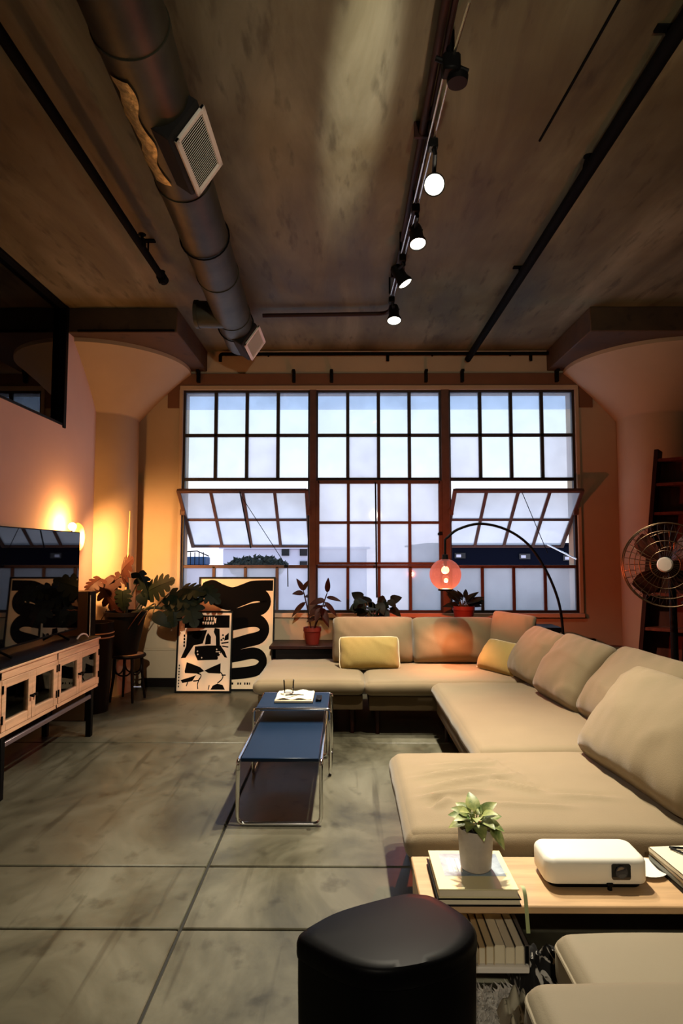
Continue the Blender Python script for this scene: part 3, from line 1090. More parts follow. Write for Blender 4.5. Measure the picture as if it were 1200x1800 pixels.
def chaise_folds(x, y):
    # creases raked across the left half of the near mattress
    f = 0.0
    for (ax, ay, bx, by, a, s) in ((0.30, 2.92, 0.72, 3.02, 0.013, 0.022), (0.34, 2.80, 0.80, 2.93, 0.013, 0.020), (0.30, 2.70, 0.64, 2.74, 0.012, 0.022),
                                   (0.40, 3.08, 0.78, 3.12, 0.008, 0.02), (0.62, 2.86, 0.86, 2.72, 0.011, 0.02), (0.70, 3.26, 0.84, 2.70, 0.009, 0.014), (0.84, 2.70, 1.16, 2.66, 0.006, 0.02), (0.55, 2.62, 0.95, 2.58, 0.006, 0.02), (0.36, 2.58, 0.44, 2.68, 0.012, 0.02)):
        d = V((bx - ax, by - ay, 0))
        L = d.length
        d.normalize()
        rx, ry = x - ax, y - ay
        s_ = rx * d.x + ry * d.y
        n_ = -rx * d.y + ry * d.x
        env = math.exp(-((s_ - L / 2) / (L * 0.42)) ** 4)
        f += a * env * (math.exp(-(n_ / s) ** 2) - 0.6 * math.exp(-((n_ - 1.6 * s) / s) ** 2))
    return f * 1.9


sofa_unit('sofa section at the left end, in front of the posters', -0.765, 0.150, 5.16, 6.20, 11, backs=((-0.10, 0.145, 6.215, 6.29, 0.66),))
sofa_unit('sofa section below the window with the orange-lit back cushions', 0.160, 1.70, 5.13, 6.12, 12, backs=((0.17, 1.70, 6.13, 6.22, 0.70), (1.735, 1.83, 5.15, 6.2, 0.66)))
sofa_unit('long right sofa section running from the corner towards the viewer', 0.705, 1.72, 3.37, 5.11, 13, backs=((1.735, 1.83, 3.38, 5.12, 0.66),), puff=0.022)
sofa_unit('near sofa chaise with a creased mattress, beside the projector table', 0.235, 1.76, 2.40, 3.345, 14, backs=((1.775, 1.87, 2.40, 3.28, 0.66),), folds=chaise_folds, puff=0.03, n=90)

cushion('wide beige back cushion behind the left mustard lumbar pillow', cush_m, 0.82, 0.46, 0.24, (0.26, 5.93, 0.445), 0, 14, 0, 1)
cushion('wide back cushion glowing orange under the globe lamp', cush_m, 0.83, 0.46, 0.26, (1.03, 5.90, 0.445), 0, 14, 0, 2)
cushion('small square cushion wedged upright in the sofa corner', cush_m, 0.44, 0.46, 0.20, (1.50, 5.80, 0.50), -32, 16, 5, 3)
cushion('mustard lumbar pillow leaning on the left back cushion', yellow_m, 0.57, 0.31, 0.16, (0.215, 5.63, 0.445), 3, 22, 0, 4, 'lumbar_pillow', 'mustard lumbar pillows', piping=piping_m)
cushion('mustard lumbar pillow in the sofa corner, turned sideways', yellow_m, 0.46, 0.31, 0.17, (1.29, 5.46, 0.455), -56, 34, 3, 5, 'lumbar_pillow', 'mustard lumbar pillows', piping=piping_m)
cushion('back cushion of the right sofa run nearest the corner', cush_m, 0.66, 0.50, 0.27, (1.43, 5.10, 0.455), -80, 34, 3, 6, wr=0.013)
cushion('back cushion of the right sofa run, second from the corner', cush_m, 0.71, 0.53, 0.28, (1.45, 4.38, 0.455), -82, 33, 2, 7, wr=0.013)
cushion('back cushion of the right sofa run, third from the corner, partly hidden', cush_m, 0.86, 0.57, 0.27, (1.53, 3.70, 0.455), -85, 39, 0, 8, wr=0.013)
cushion('very large nearest back cushion leaning on the near chaise', cush_m, 0.94, 0.58, 0.30, (1.25, 2.85, 0.46), -84, 38, 0, 9, wr=0.016)
cushion('back cushion at the right edge behind the largest one', cush_m, 0.62, 0.50, 0.22, (1.86, 3.02, 0.52), -70, 28, 0, 10)

# ------------------------------------------------------------------ plants
def simple_leaf(bm, base, direc, normal, L, W, droop=0.3, fold=0.25, n=8, tipw=0.55):
    mt = look(base, direc, normal)
    rows = []
    for i in range(n + 1):
        t = i / n
        w = W / 2 * math.sin(math.pi * min(1, t ** tipw)) ** 0.8 if 0 < t < 1 else 0.001
        z = -droop * L * t * t
        y = L * t * (1 - 0.15 * droop * t)
        rows.append([mt @ V((-w, y, z + fold * w)), mt @ V((0, y, z)), mt @ V((w, y, z + fold * w))])
    vs = [[bm.bm.verts.new(p) for p in r] for r in rows]
    for i in range(n):
        for k in range(2):
            bm.bm.faces.new((vs[i][k], vs[i][k + 1], vs[i + 1][k + 1], vs[i + 1][k]))
    return bm


def monstera_leaf(bm, base, direc, normal, L, W, droop=0.35, lobes=5):
    """heart outline cut into curved lobes on both sides of the midrib"""
    mt = look(base, direc, normal)

    def rib(t):
        return V((0, L * t, -droop * L * t * t))

    def edge(t, s):
        a = t
        w = W / 2 * (math.sin(math.pi * min(1, 0.16 + 0.84 * a) ** 0.9)) ** 0.75
        if a > 0.995:
            w = 0.0
        return V((s * w, L * (a * 0.92 - 0.16 * (1 - a) ** 2 + 0.10 * a), -droop * L * a * a - 0.22 * w))
    for s in (-1, 1):
        # inner blade continuous
        N_ = lobes * 4
        for k in range(N_):
            t0, t1 = k / N_, (k + 1) / N_
            f = 0.42
            a, b = rib(t0), rib(t1)
            c = a.lerp(edge(t0, s), f)
            d = b.lerp(edge(t1, s), f)
            vs = [bm.bm.verts.new(mt @ p) for p in ((a, b, d, c) if s > 0 else (b, a, c, d))]
            bm.bm.faces.new(vs)
        for k in range(lobes):
            t0 = k / lobes
            t1 = (k + 1) / lobes
            g = 0.16 / lobes if k < lobes - 1 else 0.0
            g0 = 0.16 / lobes if k > 0 else 0.0
            prev = None
            for q in range(4):
                f = 0.42 + 0.58 * q / 3
                sh = 0.10 * (f - 0.42)
                wd = [0.0, 0.55, 1.0, 2.6][q]
                ta, tb = t0 + g0 * wd + sh, t1 - g * wd + sh
                if tb < ta:
                    ta = tb = (ta + tb) / 2
                ta, tb = min(1, ta), min(1, tb)
                p = rib(min(1, t0 + g0 * wd * 0.3)).lerp(edge(ta, s), f)
                r = rib(min(1, t1 - g * wd * 0.3)).lerp(edge(tb, s), f)
                cur = (bm.bm.verts.new(mt @ p), bm.bm.verts.new(mt @ r))
                if prev:
                    bm.bm.faces.new((prev[0], prev[1], cur[1], cur[0]))
                prev = cur
    bm.tube([mt @ (rib(t) + V((0, 0, 0.001))) for t in (0, 0.25, 0.5, 0.75, 0.98)], [0.004, 0.0035, 0.003, 0.002, 0.001], 5)
    return bm


def pot(bm, c, h, r0, r1, rim=0.012, wall=0.008, seg=36):
    bm.lathe([(0, 0), (r0, 0), (r1 - 0.004, h - 0.05), (r1 - 0.003, h - 0.045), (r1 + rim * 0.5, h - 0.04), (r1 + rim * 0.5, h), (r1 - wall, h), (r1 - wall - 0.005, h - 0.05), (0, h - 0.05)], c, seg)
    return bm


# big monstera on the bentwood stool
SX, SY = -2.235, 6.38
st = thing('bentwood_stool', 'round bentwood stool with cane seat under the big monstera', 'stool', (SX, SY, 0))
MB().lathe([(0, 0.455), (0.15, 0.455), (0.15, 0.468), (0, 0.468)], (SX, SY, 0), 36).build('seat', cane_m, st)
MB().tube([(SX + 0.158 * math.cos(a), SY + 0.158 * math.sin(a), 0.452) for a in [k * math.pi / 20 for k in range(40)]], 0.018, 10, closed=True).build('seat_rim', wood_dark, st)
for k in range(4):
    a = rad(35 + 90 * k)
    MB().tube([(SX + 0.135 * math.cos(a), SY + 0.135 * math.sin(a), 0.45), (SX + 0.145 * math.cos(a), SY + 0.145 * math.sin(a), 0.25), (SX + 0.175 * math.cos(a), SY + 0.175 * math.sin(a), 0)], [0.017, 0.015, 0.012], 10).build('leg', wood_dark, st)
for k in range(4):
    a, b = rad(35 + 90 * k), rad(125 + 90 * k)
    pa, pb = V((SX + 0.14 * math.cos(a), SY + 0.14 * math.sin(a), 0.27)), V((SX + 0.14 * math.cos(b), SY + 0.14 * math.sin(b), 0.27))
    hh = V((0, 0, 0.13))
    md = (pa + pb) / 2
    MB().tube(smooth_path([pa + hh, pa + (md - pa) * 0.25 + V((0, 0, 0.02)), md - V((0, 0, 0.01)), pb + (md - pb) * 0.25 + V((0, 0, 0.02)), pb + hh], 5), 0.008, 8).build('hoop', wood_dark, st)

PX, PY = -2.27, 6.36
mo = thing('potted_monstera', 'large monstera with split leaves in a big black pot on the stool', 'plant', (PX, PY, 0.472))
pot(MB(), (PX, PY, 0.472), 0.43, 0.125, 0.205).build('pot', pot_black, mo)
MB().lathe([(0, 0.85), (0.19, 0.85), (0, 0.87)], (PX, PY, 0), 24).build('soil', soil_m, mo)
MB().tube([(-2.27, 6.33, 0.85), (-2.235, 6.30, 1.45), (-2.22, 6.29, 1.93)], [0.009, 0.008, 0.006], 8).build('stake', bamboo, mo)
MB().tube(smooth_path([(-2.27, 6.36, 0.86), (-2.25, 6.35, 1.05), (-2.26, 6.34, 1.25)], 5), 0.022, 8).build('stem', stem_m, mo)
MB().tube(smooth_path([(-2.2, 6.36, 0.88), (-2.0, 6.34, 0.94), (-1.82, 6.32, 0.94), (-1.60, 6.30, 1.03)], 5), 0.016, 8).build('stem', stem_m, mo)
leaves = [  # base of blade, tip direction, normal, length, width, bronze to paint in lamp glow?
    ((-2.44, 6.12, 1.25), (-0.35, -0.6, -0.35), (0.1, -0.8, 0.8), 0.20, 0.19, 1),
    ((-2.47, 6.22, 1.19), (0.75, -0.35, -1.0), (-0.3, -1, 0.35), 0.34, 0.28, 1),
    ((-2.29, 6.26, 1.28), (0.25, -0.5, 0.35), (-0.3, -1, 0.4), 0.30, 0.30, 1),
    ((-2.30, 6.28, 1.26), (-0.6, -0.3, -0.5), (0.1, -1, 0.5), 0.22, 0.19, 1),
    ((-2.10, 6.24, 1.30), (0.6, -0.35, -0.75), (0.5, -0.7, 0.6), 0.30, 0.19, 0),
    ((-1.98, 6.20, 1.12), (0.55, -0.4, 0.32), (0.1, -1, 0.5), 0.31, 0.29, 0),
    ((-1.78, 6.22, 1.08), (0.9, -0.35, -0.1), (0.0, -0.9, 0.7), 0.30, 0.26, 0),
    ((-1.66, 6.24, 1.14), (0.8, -0.5, 0.05), (0, -0.8, 0.8), 0.28, 0.25, 0),
    ((-1.62, 6.22, 1.08), (0.35, -0.45, -0.65), (0.2, -1, 0.25), 0.34, 0.32, 0),
    ((-1.74, 6.22, 1.04), (0.1, -0.4, -0.9), (0.1, -1, 0.15), 0.27, 0.26, 0),
    ((-1.46, 6.22, 1.15), (0.8, -0.3, -0.5), (0.1, -1, 0.4), 0.24, 0.22, 0),
    ((-2.24, 6.18, 1.12), (0.05, -0.2, -1.0), (0, -1, 0.1), 0.19, 0.19, 0),
    ((-1.93, 6.18, 0.90), (0.85, -0.2, -0.55), (0.1, -1, 0.4), 0.24, 0.13, 0),
    ((-2.06, 6.18, 1.10), (0.35, -0.2, -0.8), (0.1, -1, 0.2), 0.15, 0.12, 0),
]
roots = [(-2.30, 6.34, 0.88)] * 5 + [(-2.15, 6.34, 0.92), (-1.95, 6.33, 0.94), (-1.80, 6.31, 0.95), (-1.70, 6.3, 1.0), (-1.75, 6.3, 0.96), (-1.60, 6.3, 1.03), (-2.25, 6.34, 0.9), (-2.05, 6.33, 0.93), (-2.1, 6.33, 0.93)]
for (b, d, nn, L_, W_, br_), rt in zip(leaves, roots):
    lf = MB()
    if W_ < 0.15:
        simple_leaf(lf, b, d, nn, L_, W_, 0.3, 0.15, 8, 0.6)
    else:
        monstera_leaf(lf, b, d, nn, L_, W_, 0.30)
    lf.build('leaf', leaf_red if br_ else leaf_dark, mo, sharp=80, recalc=False)
    mid = (V(rt) + V(b)) / 2 + V((0.05 * (1 if b[0] > -2.2 else -1), 0.02, 0.07))
    MB().tube(smooth_path([rt, mid, b], 5), [0.008] * 5 + [0.006] * 5 + [0.005], 6).build('petiole', stem_m, mo)
for k, (a, b) in enumerate((((-2.05, 6.25, 0.93), (-2.18, 6.2, 0.74)), ((-1.98, 6.25, 0.94), (-2.08, 6.2, 0.78)), ((-2.42, 6.25, 0.93), (-2.50, 6.1, 0.72)))):
    MB().tube(smooth_path([a, ((a[0] + b[0]) / 2 + 0.02, a[1] - 0.05, (a[2] + b[2]) / 2 + 0.03), b], 4), 0.005, 6).build('aerial_root', leaf_red, mo)

# basket on a low box, in the dark corner beside the tv stand
bk = thing('storage_basket', 'dark brown basket with two pale bands behind the stool', 'basket', (-2.42, 5.94, 0))
MB().lathe([(0, 0), (0.15, 0), (0.17, 0.40), (0.185, 0.84), (0.175, 0.84), (0.16, 0.40), (0, 0.05)], (-2.42, 5.94, 0), 28).build('body', wood_dark, bk)
for zz in (0.70, 0.74):
    MB().tube([(-2.42 + 0.184 * math.cos(a), 5.94 + 0.184 * math.sin(a), zz) for a in [k * math.pi / 16 for k in range(32)]], 0.006, 6, closed=True).build('band', bamboo, bk)

# bench with the rubber plant
bn = thing('low_bench', 'low dark red-brown bench under the window, left of the sofa cushions', 'bench', (-0.43, 6.68, 0))
MB().box(-0.80, -0.06, 6.45, 6.93, 0.50, 0.535, 0.006).build('top', mahogany_dark, bn)
MB().box(-0.78, -0.08, 6.47, 6.49, 0.40, 0.50, 0.003).build('apron', wood_dark, bn)
MB().box(-0.78, -0.08, 6.5, 6.92, 0.10, 0.49, 0.003).build('body', wood_dark, bn)
for lx in (-0.75, -0.11):
    for ly in (6.49, 6.89):
        MB().box(lx - 0.02, lx + 0.02, ly - 0.02, ly + 0.02, 0, 0.50, 0.003).build('leg', mahogany_dark, bn)
rp = thing('rubber_plant', 'two-stemmed rubber plant in a small dark red pot on the bench', 'plant', (-0.36, 6.62, 0.535))
pot(MB(), (-0.36, 6.62, 0.535), 0.175, 0.068, 0.092, 0.008, 0.007).build('pot', pot_red, rp)
MB().lathe([(0, 0.66), (0.085, 0.66), (0, 0.665)], (-0.36, 6.62, 0), 20).build('soil', soil_m, rp)
stA = smooth_path([(-0.37, 6.62, 0.66), (-0.41, 6.60, 0.90), (-0.455, 6.58, 1.10)], 5)
stB = smooth_path([(-0.35, 6.62, 0.66), (-0.28, 6.60, 0.85), (-0.20, 6.58, 1.08)], 5)
stC = smooth_path([(-0.35, 6.60, 0.66), (-0.31, 6.58, 0.80), (-0.27, 6.56, 0.92)], 5)
for q in (stA, stB, stC):
    MB().tube(q, [0.007] * (len(q) - 1) + [0.004], 6).build('stem', leaf_red, rp)
for b, d, L_, W_ in (
        ((-0.455, 6.58, 1.10), (-0.35, -0.2, 0.75), 0.15, 0.055), ((-0.455, 6.58, 1.10), (0.35, -0.2, 0.8), 0.13, 0.05), ((-0.45, 6.58, 1.07), (-0.7, -0.4, 0.1), 0.13, 0.065),
        ((-0.43, 6.58, 0.98), (-0.75, -0.2, -0.65), 0.22, 0.06), ((-0.44, 6.58, 1.04), (0.3, -0.8, 0.1), 0.10, 0.05),
        ((-0.20, 6.58, 1.08), (0.05, -0.2, 0.9), 0.16, 0.06), ((-0.21, 6.58, 1.03), (0.85, -0.3, -0.1), 0.17, 0.05), ((-0.23, 6.58, 0.98), (0.75, -0.3, -0.7), 0.20, 0.06),
        ((-0.22, 6.58, 1.0), (-0.85, -0.3, -0.1), 0.18, 0.075), ((-0.25, 6.58, 0.94), (-0.75, -0.4, -0.45), 0.20, 0.085), ((-0.26, 6.56, 0.92), (0.35, -0.5, -0.6), 0.20, 0.07),
        ((-0.27, 6.56, 0.92), (-0.3, -0.6, -0.7), 0.17, 0.075), ((-0.24, 6.56, 0.95), (0.1, -0.9, 0.1), 0.12, 0.06), ((-0.28, 6.58, 0.88), (0.6, -0.2, -0.85), 0.20, 0.05),
        ((-0.30, 6.56, 0.82), (-0.8, -0.3, -0.2), 0.13, 0.06)):
    simple_leaf(MB(), b, d, (0, -0.8, 0.6), L_, W_, 0.25, 0.3, 8, 0.75).build('leaf', leaf_red, rp, sharp=80, recalc=False)

# narrow console behind the sofa
cn = thing('console_table', 'narrow black console table behind the sofa under the window', 'table', (1.2, 6.55, 0))
MB().box(0.05, 2.22, 6.38, 6.72, 0.69, 0.735, 0.006).build('top', black_metal, cn)
for lx in (0.09, 2.18):
    for ly in (6.41, 6.69):
        MB().box(lx - 0.018, lx + 0.018, ly - 0.018, ly + 0.018, 0, 0.69, 0.003).build('leg', black_metal, cn)

p2 = thing('broadleaf_plant', 'dark bushy broad-leaved plant in a shallow tray under the middle window', 'plant', (0.29, 6.55, 0.735))
MB().lathe([(0, 0), (0.17, 0), (0.20, 0.03), (0.195, 0.03), (0.165, 0.006), (0, 0.006)], (0.29, 6.55, 0.735), 32).build('tray', black_metal, p2)
pot(MB(), (0.29, 6.55, 0.742), 0.10, 0.07, 0.09, 0.006, 0.006).build('pot', pot_black, p2)
random.seed(21)
for k in range(22):
    a = rad(k * 137.5)
    rr = 0.06 + 0.15 * ((k % 8) / 7)
    b = V((0.29 + rr * math.cos(a) * 1.05, 6.53 + rr * math.sin(a) * 0.5, 0.90 + 0.13 * ((k * 5) % 9) / 8 - 0.25 * max(0, rr - 0.14)))
    d = V((math.cos(a) * 0.8, math.sin(a) * 0.5 - 0.3, random.uniform(-0.7, 0.4)))
    simple_leaf(MB(), b, d, (math.cos(a) * 0.2, -0.8, 0.55), random.uniform(0.11, 0.16), random.uniform(0.09, 0.13), 0.3, 0.12, 6, 0.62).build('leaf', leaf_dark, p2, sharp=80, recalc=False)
    MB().tube(smooth_path([(0.29 + 0.04 * math.cos(a), 6.55 + 0.03 * math.sin(a), 0.83), (0.29 + rr * 0.7 * math.cos(a), 6.54, 0.87), b], 3), 0.004, 5).build('stem', stem_m, p2)

p3 = thing('potted_houseplant', 'dark-leaved houseplant in a red pot behind the orange cushion', 'plant', (1.235, 6.52, 0.735))
pot(MB(), (1.235, 6.52, 0.745), 0.20, 0.085, 0.112, 0.008, 0.007).build('pot', pot_red, p3)
MB().lathe([(0, 0), (0.13, 0), (0.15, 0.02), (0, 0.012)], (1.235, 6.52, 0.735), 28).build('saucer', black_metal, p3)
for k in range(24):
    a = rad(k * 137.5 + 20)
    up = 0.25 + 0.75 * ((k * 7) % 11) / 10
    d = V((math.cos(a) * (1.2 - up * 0.6), math.sin(a) * 0.5 - 0.15, up - 0.15))
    b = V((1.235 + 0.06 * math.cos(a), 6.50 + 0.03 * math.sin(a), 0.93 + 0.09 * up))
    simple_leaf(MB(), b, d, (0.1 * math.cos(a), -0.75, 0.6), random.uniform(0.12, 0.17), random.uniform(0.05, 0.07), 0.35, 0.25, 7, 0.7).build('leaf', leaf_dark, p3, sharp=80, recalc=False)
    MB().tube([(1.235 + 0.02 * math.cos(a), 6.51, 0.90), b], 0.004, 5).build('stem', stem_m, p3)

# ------------------------------------------------------------------ posters leaning on the wall
def poster_frame(name, label, x0, x1, H, yb, yt, m_paper, art):
    """frame of height H leaning: bottom edge at y = yb on the floor, top at y = yt"""
    t = thing(name, label, 'poster', ((x0 + x1) / 2, yb, 0))
    W = x1 - x0
    dz = math.sqrt(H * H - (yt - yb) ** 2)
    upv = V((0, yt - yb, dz)).normalized()
    nn = V((0, -upv.z, upv.y))
    o0 = V((x0, yb, 0.004))

    def fn(u, v, h):                              # u from the left, v from the top, both 0..1
        return o0 + V((u * W, 0, 0)) + upv * ((1 - v) * H) + nn * h
    fr = MB()
    b = 0.017
    bu, bv = b / W, b / H
    for (u0, u1, v0, v1) in ((0, 1, 0, bv), (0, 1, 1 - bv, 1), (0, bu, bv, 1 - bv), (1 - bu, 1, bv, 1 - bv)):
        fr.prism([(u0, v0), (u1, v0), (u1, v1), (u0, v1)], -0.012, 0.016, fn)
    fr.build('frame', plastic_black, t)
    MB().prism([(bu, bv), (1 - bu, bv), (1 - bu, 1 - bv), (bu, 1 - bv)], -0.010, 0.0, fn).build('sheet', m_paper, t)
    art(t, fn)
    return t


def art_wave(t, fn):
    def c(x, y):
        return ((x - 300) / 800.0, (y - 75) / 1165.0)
    p = [(1075, 165), (985, 165), (850, 172), (760, 205), (650, 238), (540, 205), (440, 160), (350, 190)]
    q = MB()
    path = [c(*k[:2]) for k in smooth_path([(x, y, 0) for x, y in p], 6)]
    q.strip(path, 0.048, 0.0005, 0.0012, fn)
    p = [(330, 190), (390, 240), (480, 305), (620, 355), (760, 305), (880, 262), (965, 272), (1010, 335), (965, 400), (850, 425), (720, 470), (560, 520), (430, 560)]
    path = [c(*k[:2]) for k in smooth_path([(x, y, 0) for x, y in p], 6)]
    q.strip(path, 0.060, 0.0005, 0.0013, fn)
    p = [(430, 560), (380, 620), (520, 600), (700, 560), (860, 530), (950, 545), (1000, 620), (955, 700), (820, 740), (650, 790), (420, 850)]
    path = [c(*k[:2]) for k in smooth_path([(x, y, 0) for x, y in p], 6)]
    q.strip(path, 0.058, 0.0005, 0.0014, fn)
    p = [(420, 850), (400, 920), (560, 920), (740, 890), (880, 865), (960, 890), (990, 955), (940, 1030), (820, 1060), (640, 1075), (420, 1070)]
    path = [c(*k[:2]) for k in smooth_path([(x, y, 0) for x, y in p], 6)]
    q.strip(path, 0.050, 0.0005, 0.0015, fn)
    q.build('black_wave', ink, t)
    m = MB()                                     # the small unreadable line of print at the foot
    for k, (a, w) in enumerate(((640, 10), (672, 22), (735, 14), (760, 14), (805, 12), (830, 16), (855, 10))):
        u0, v0 = c(a, 1160)
        u1, v1 = c(a + w, 1182)
        m.prism([(u0, v0), (u1, v0), (u1, v1), (u0, v1)], 0.0005, 0.0012, fn)
    stuff(m.build('small_print', ink, t))


def art_block(t, fn):
    def c(x, y):
        return ((x - 60) / 625.0, (y - 435) / 830.0)

    def poly(b, pts, h=0.0012):
        b.prism([c(*p) for p in pts], 0.0004, h, fn)
    b = MB()
    poly(b, [(140, 480), (645, 480), (645, 608), (140, 612)])
    poly(b, [(170, 645), (395, 632), (350, 770), (250, 790), (165, 915), (110, 920), (165, 800)])
    poly(b, [(405, 660), (440, 700), (440, 775), (375, 780), (385, 700)])
    poly(b, [(480, 610), (535, 620), (545, 800), (500, 800), (495, 700), (470, 650)])
    poly(b, [(265, 800), (400, 790), (560, 790), (560, 860), (520, 935), (300, 942), (262, 870)])
    poly(b, [(560, 800), (600, 850), (630, 915), (600, 910), (560, 860)])
    poly(b, [(600, 690), (640, 660), (640, 730), (590, 740)])
    poly(b, [(560, 760), (640, 750), (640, 765), (560, 775)])
    poly(b, [(570, 790), (640, 800), (640, 812), (570, 805)])
    poly(b, [(180, 960), (230, 975), (330, 1010), (380, 1050), (300, 1075), (165, 1070), (160, 1050)])
    poly(b, [(380, 1045), (470, 1005), (560, 970), (560, 1075), (430, 1070)])
    poly(b, [(455, 1235), (480, 1195), (530, 1175), (590, 1190), (615, 1235)])
    poly(b, [(120, 1140), (230, 1110), (290, 1090), (250, 1150), (140, 1170)])
    for pth in ([(300, 1070), (345, 1090), (320, 1140), (260, 1150)], [(330, 1120), (310, 1180), (315, 1230)], [(560, 1060), (590, 1100), (570, 1140), (530, 1170)], [(200, 1160), (185, 1200)], [(620, 1090), (575, 1090)], [(430, 1235), (440, 1190)]):
        b.strip([c(*k[:2]) for k in smooth_path([(x, y, 0) for x, y in pth], 4)], 0.008, 0.0004, 0.0012, fn)
    for k in range(4):
        poly(b, [(132, 680 + k * 34), (150, 676 + k * 34), (152, 702 + k * 34), (134, 704 + k * 34)])
    for k in range(8):
        poly(b, [(92, 985 + k * 30), (104, 985 + k * 30), (104, 1003 + k * 30), (92, 1003 + k * 30)])
    for x, y in ((575, 685), (580, 720), (560, 735)):
        poly(b, [(x - 14, y), (x, y - 14), (x + 14, y), (x, y + 10)])
    stuff(b.build('black_print', ink, t))
    l = MB()
    for k in range(5):
        x = 350 + k * 28
        poly(l, [(x, 500), (x + 14, 496), (x + 16, 530), (x + 2, 534)], 0.0022)
        poly(l, [(x - 12, 548), (x + 6, 544), (x + 6, 572), (x - 10, 576)], 0.0022)
    poly(l, [(470, 520), (495, 505), (490, 560), (478, 560)], 0.0022)
    for x, y in ((295, 850), (300, 880), (345, 915), (510, 830), (545, 870), (530, 905)):
        poly(l, [(x - 9, y), (x, y - 10), (x + 9, y), (x, y + 9)], 0.0022)
    poly(l, [(500, 850), (550, 850), (550, 858), (500, 858)], 0.0022)
    stuff(l.build('pale_print', poster_pink, t))


poster_frame('framed_poster', 'large framed poster with one thick black snaking band on cream', -1.655, -0.795, 1.235, 6.80, 6.965, poster_cream, art_wave)
poster_frame('framed_poster', 'smaller framed poster of busy black shapes, in front of the large one', -1.84, -1.235, 0.865, 6.70, 6.79, poster_pink, art_block)

# ------------------------------------------------------------------ tv corner
TX = -2.08
cb = thing('media_cabinet', 'low blond wood media cabinet with four glazed doors under the television', 'cabinet', (-2.28, 4.48, 0))
Y0, Y1, Z0, Z1 = 3.725, 5.235, 0.385, 0.79
XB = -2.50
cbm = MB()
cbm.box(XB, TX - 0.02, Y0, Y0 + 0.02, Z0, Z1 - 0.02, 0.003)
cbm.box(XB, TX - 0.02, Y1 - 0.02, Y1, Z0, Z1 - 0.02, 0.003)
cbm.box(XB, TX - 0.02, Y0, Y1, Z0, Z0 + 0.02, 0.003)
cbm.box(XB, XB + 0.012, Y0, Y1, Z0, Z1 - 0.02)
cbm.box(XB, TX - 0.03, (Y0 + Y1) / 2 - 0.01, (Y0 + Y1) / 2 + 0.01, Z0, Z1 - 0.02)
cbm.build('body', wood_dark, cb)
MB().box(XB + 0.012, TX - 0.05, Y0 + 0.02, Y1 - 0.02, 0.565, 0.580).build('shelf', wood_pine, cb)
ff = MB()
ff.box(TX - 0.022, TX, Y0, Y1, Z1 - 0.062, Z1, 0.003)
ff.box(TX - 0.022, TX, Y0, Y1, Z0, Z0 + 0.028, 0.003)
ff.box(TX - 0.022, TX, Y0, Y0 + 0.035, Z0, Z1, 0.003)
ff.box(TX - 0.022, TX, Y1 - 0.022, Y1, Z0, Z1, 0.003)
ff.box(TX - 0.022, TX, (Y0 + Y1) / 2 - 0.012, (Y0 + Y1) / 2 + 0.012, Z0, Z1, 0.003)
ff.build('face_frame', wood_pine, cb)
MB().box(XB - 0.005, TX + 0.004, Y0 - 0.004, Y1 + 0.004, Z1, Z1 + 0.012, 0.003).build('top', wood_dark, cb)  # top coloured near-black for the dark reflection of the television
MB().box(TX - 0.004, TX + 0.008, Y0 - 0.004, Y1 + 0.004, Z1 - 0.012, Z1 + 0.004, 0.003).build('top_edge', wood_pine, cb)
for lx in (XB + 0.03, TX - 0.03):
    for ly in (Y0 + 0.09, Y1 - 0.10):
        MB().box(lx - 0.022, lx + 0.022, ly - 0.022, ly + 0.022, 0, Z0, 0.004).build('leg', black_metal, cb)
MB().box(TX - 0.03, TX - 0.012, Y0 + 0.10, Y1 - 0.12, Z0 - 0.075, Z0 - 0.045, 0.003).build('stretcher', mat('bar_steel', (0.25, 0.2, 0.22), 0.4, metal=0.6), cb)
dz0, dz1 = Z0 + 0.03, Z1 - 0.064
half = (Y0 + Y1) / 2
door_spans = [(Y0 + 0.037, half - 0.0135 - 0.347), (half - 0.0135 - 0.345, half - 0.0135), (half + 0.0135, half + 0.0135 + 0.350), (half + 0.0135 + 0.352, Y1 - 0.024)]
for k, (a, b) in enumerate(door_spans):
    dm = MB()
    s = 0.046
    x0, x1 = TX - 0.020, TX + 0.004
    dm.box(x0, x1, a, a + s, dz0, dz1, 0.003)
    dm.box(x0, x1, b - s, b, dz0, dz1, 0.003)
    dm.box(x0, x1, a + s, b - s, dz1 - 0.05, dz1, 0.003)
    dm.box(x0, x1, a + s, b - s, dz0, dz0 + 0.06, 0.003)
    door = dm.build('door', wood_pine, cb)
    MB().box(TX - 0.012, TX - 0.008, a + s, b - s, dz0 + 0.05, dz1 - 0.04).build('glass', cab_glass, door)
    hy = b - 0.022 if k % 2 == 0 else a + 0.022
    MB().tube([(TX, hy, 0.565), (TX + 0.028, hy, 0.565)], [0.006, 0.012], 10).build('knob', black_metal, door)
    gy = a + 0.004 if k % 2 == 0 else b - 0.004
    for gz in (dz0 + 0.05, dz1 - 0.08):
        MB().tube([(TX + 0.004, gy, gz), (TX + 0.004, gy, gz + 0.05)], 0.007, 8).build('hinge', black_metal, door)

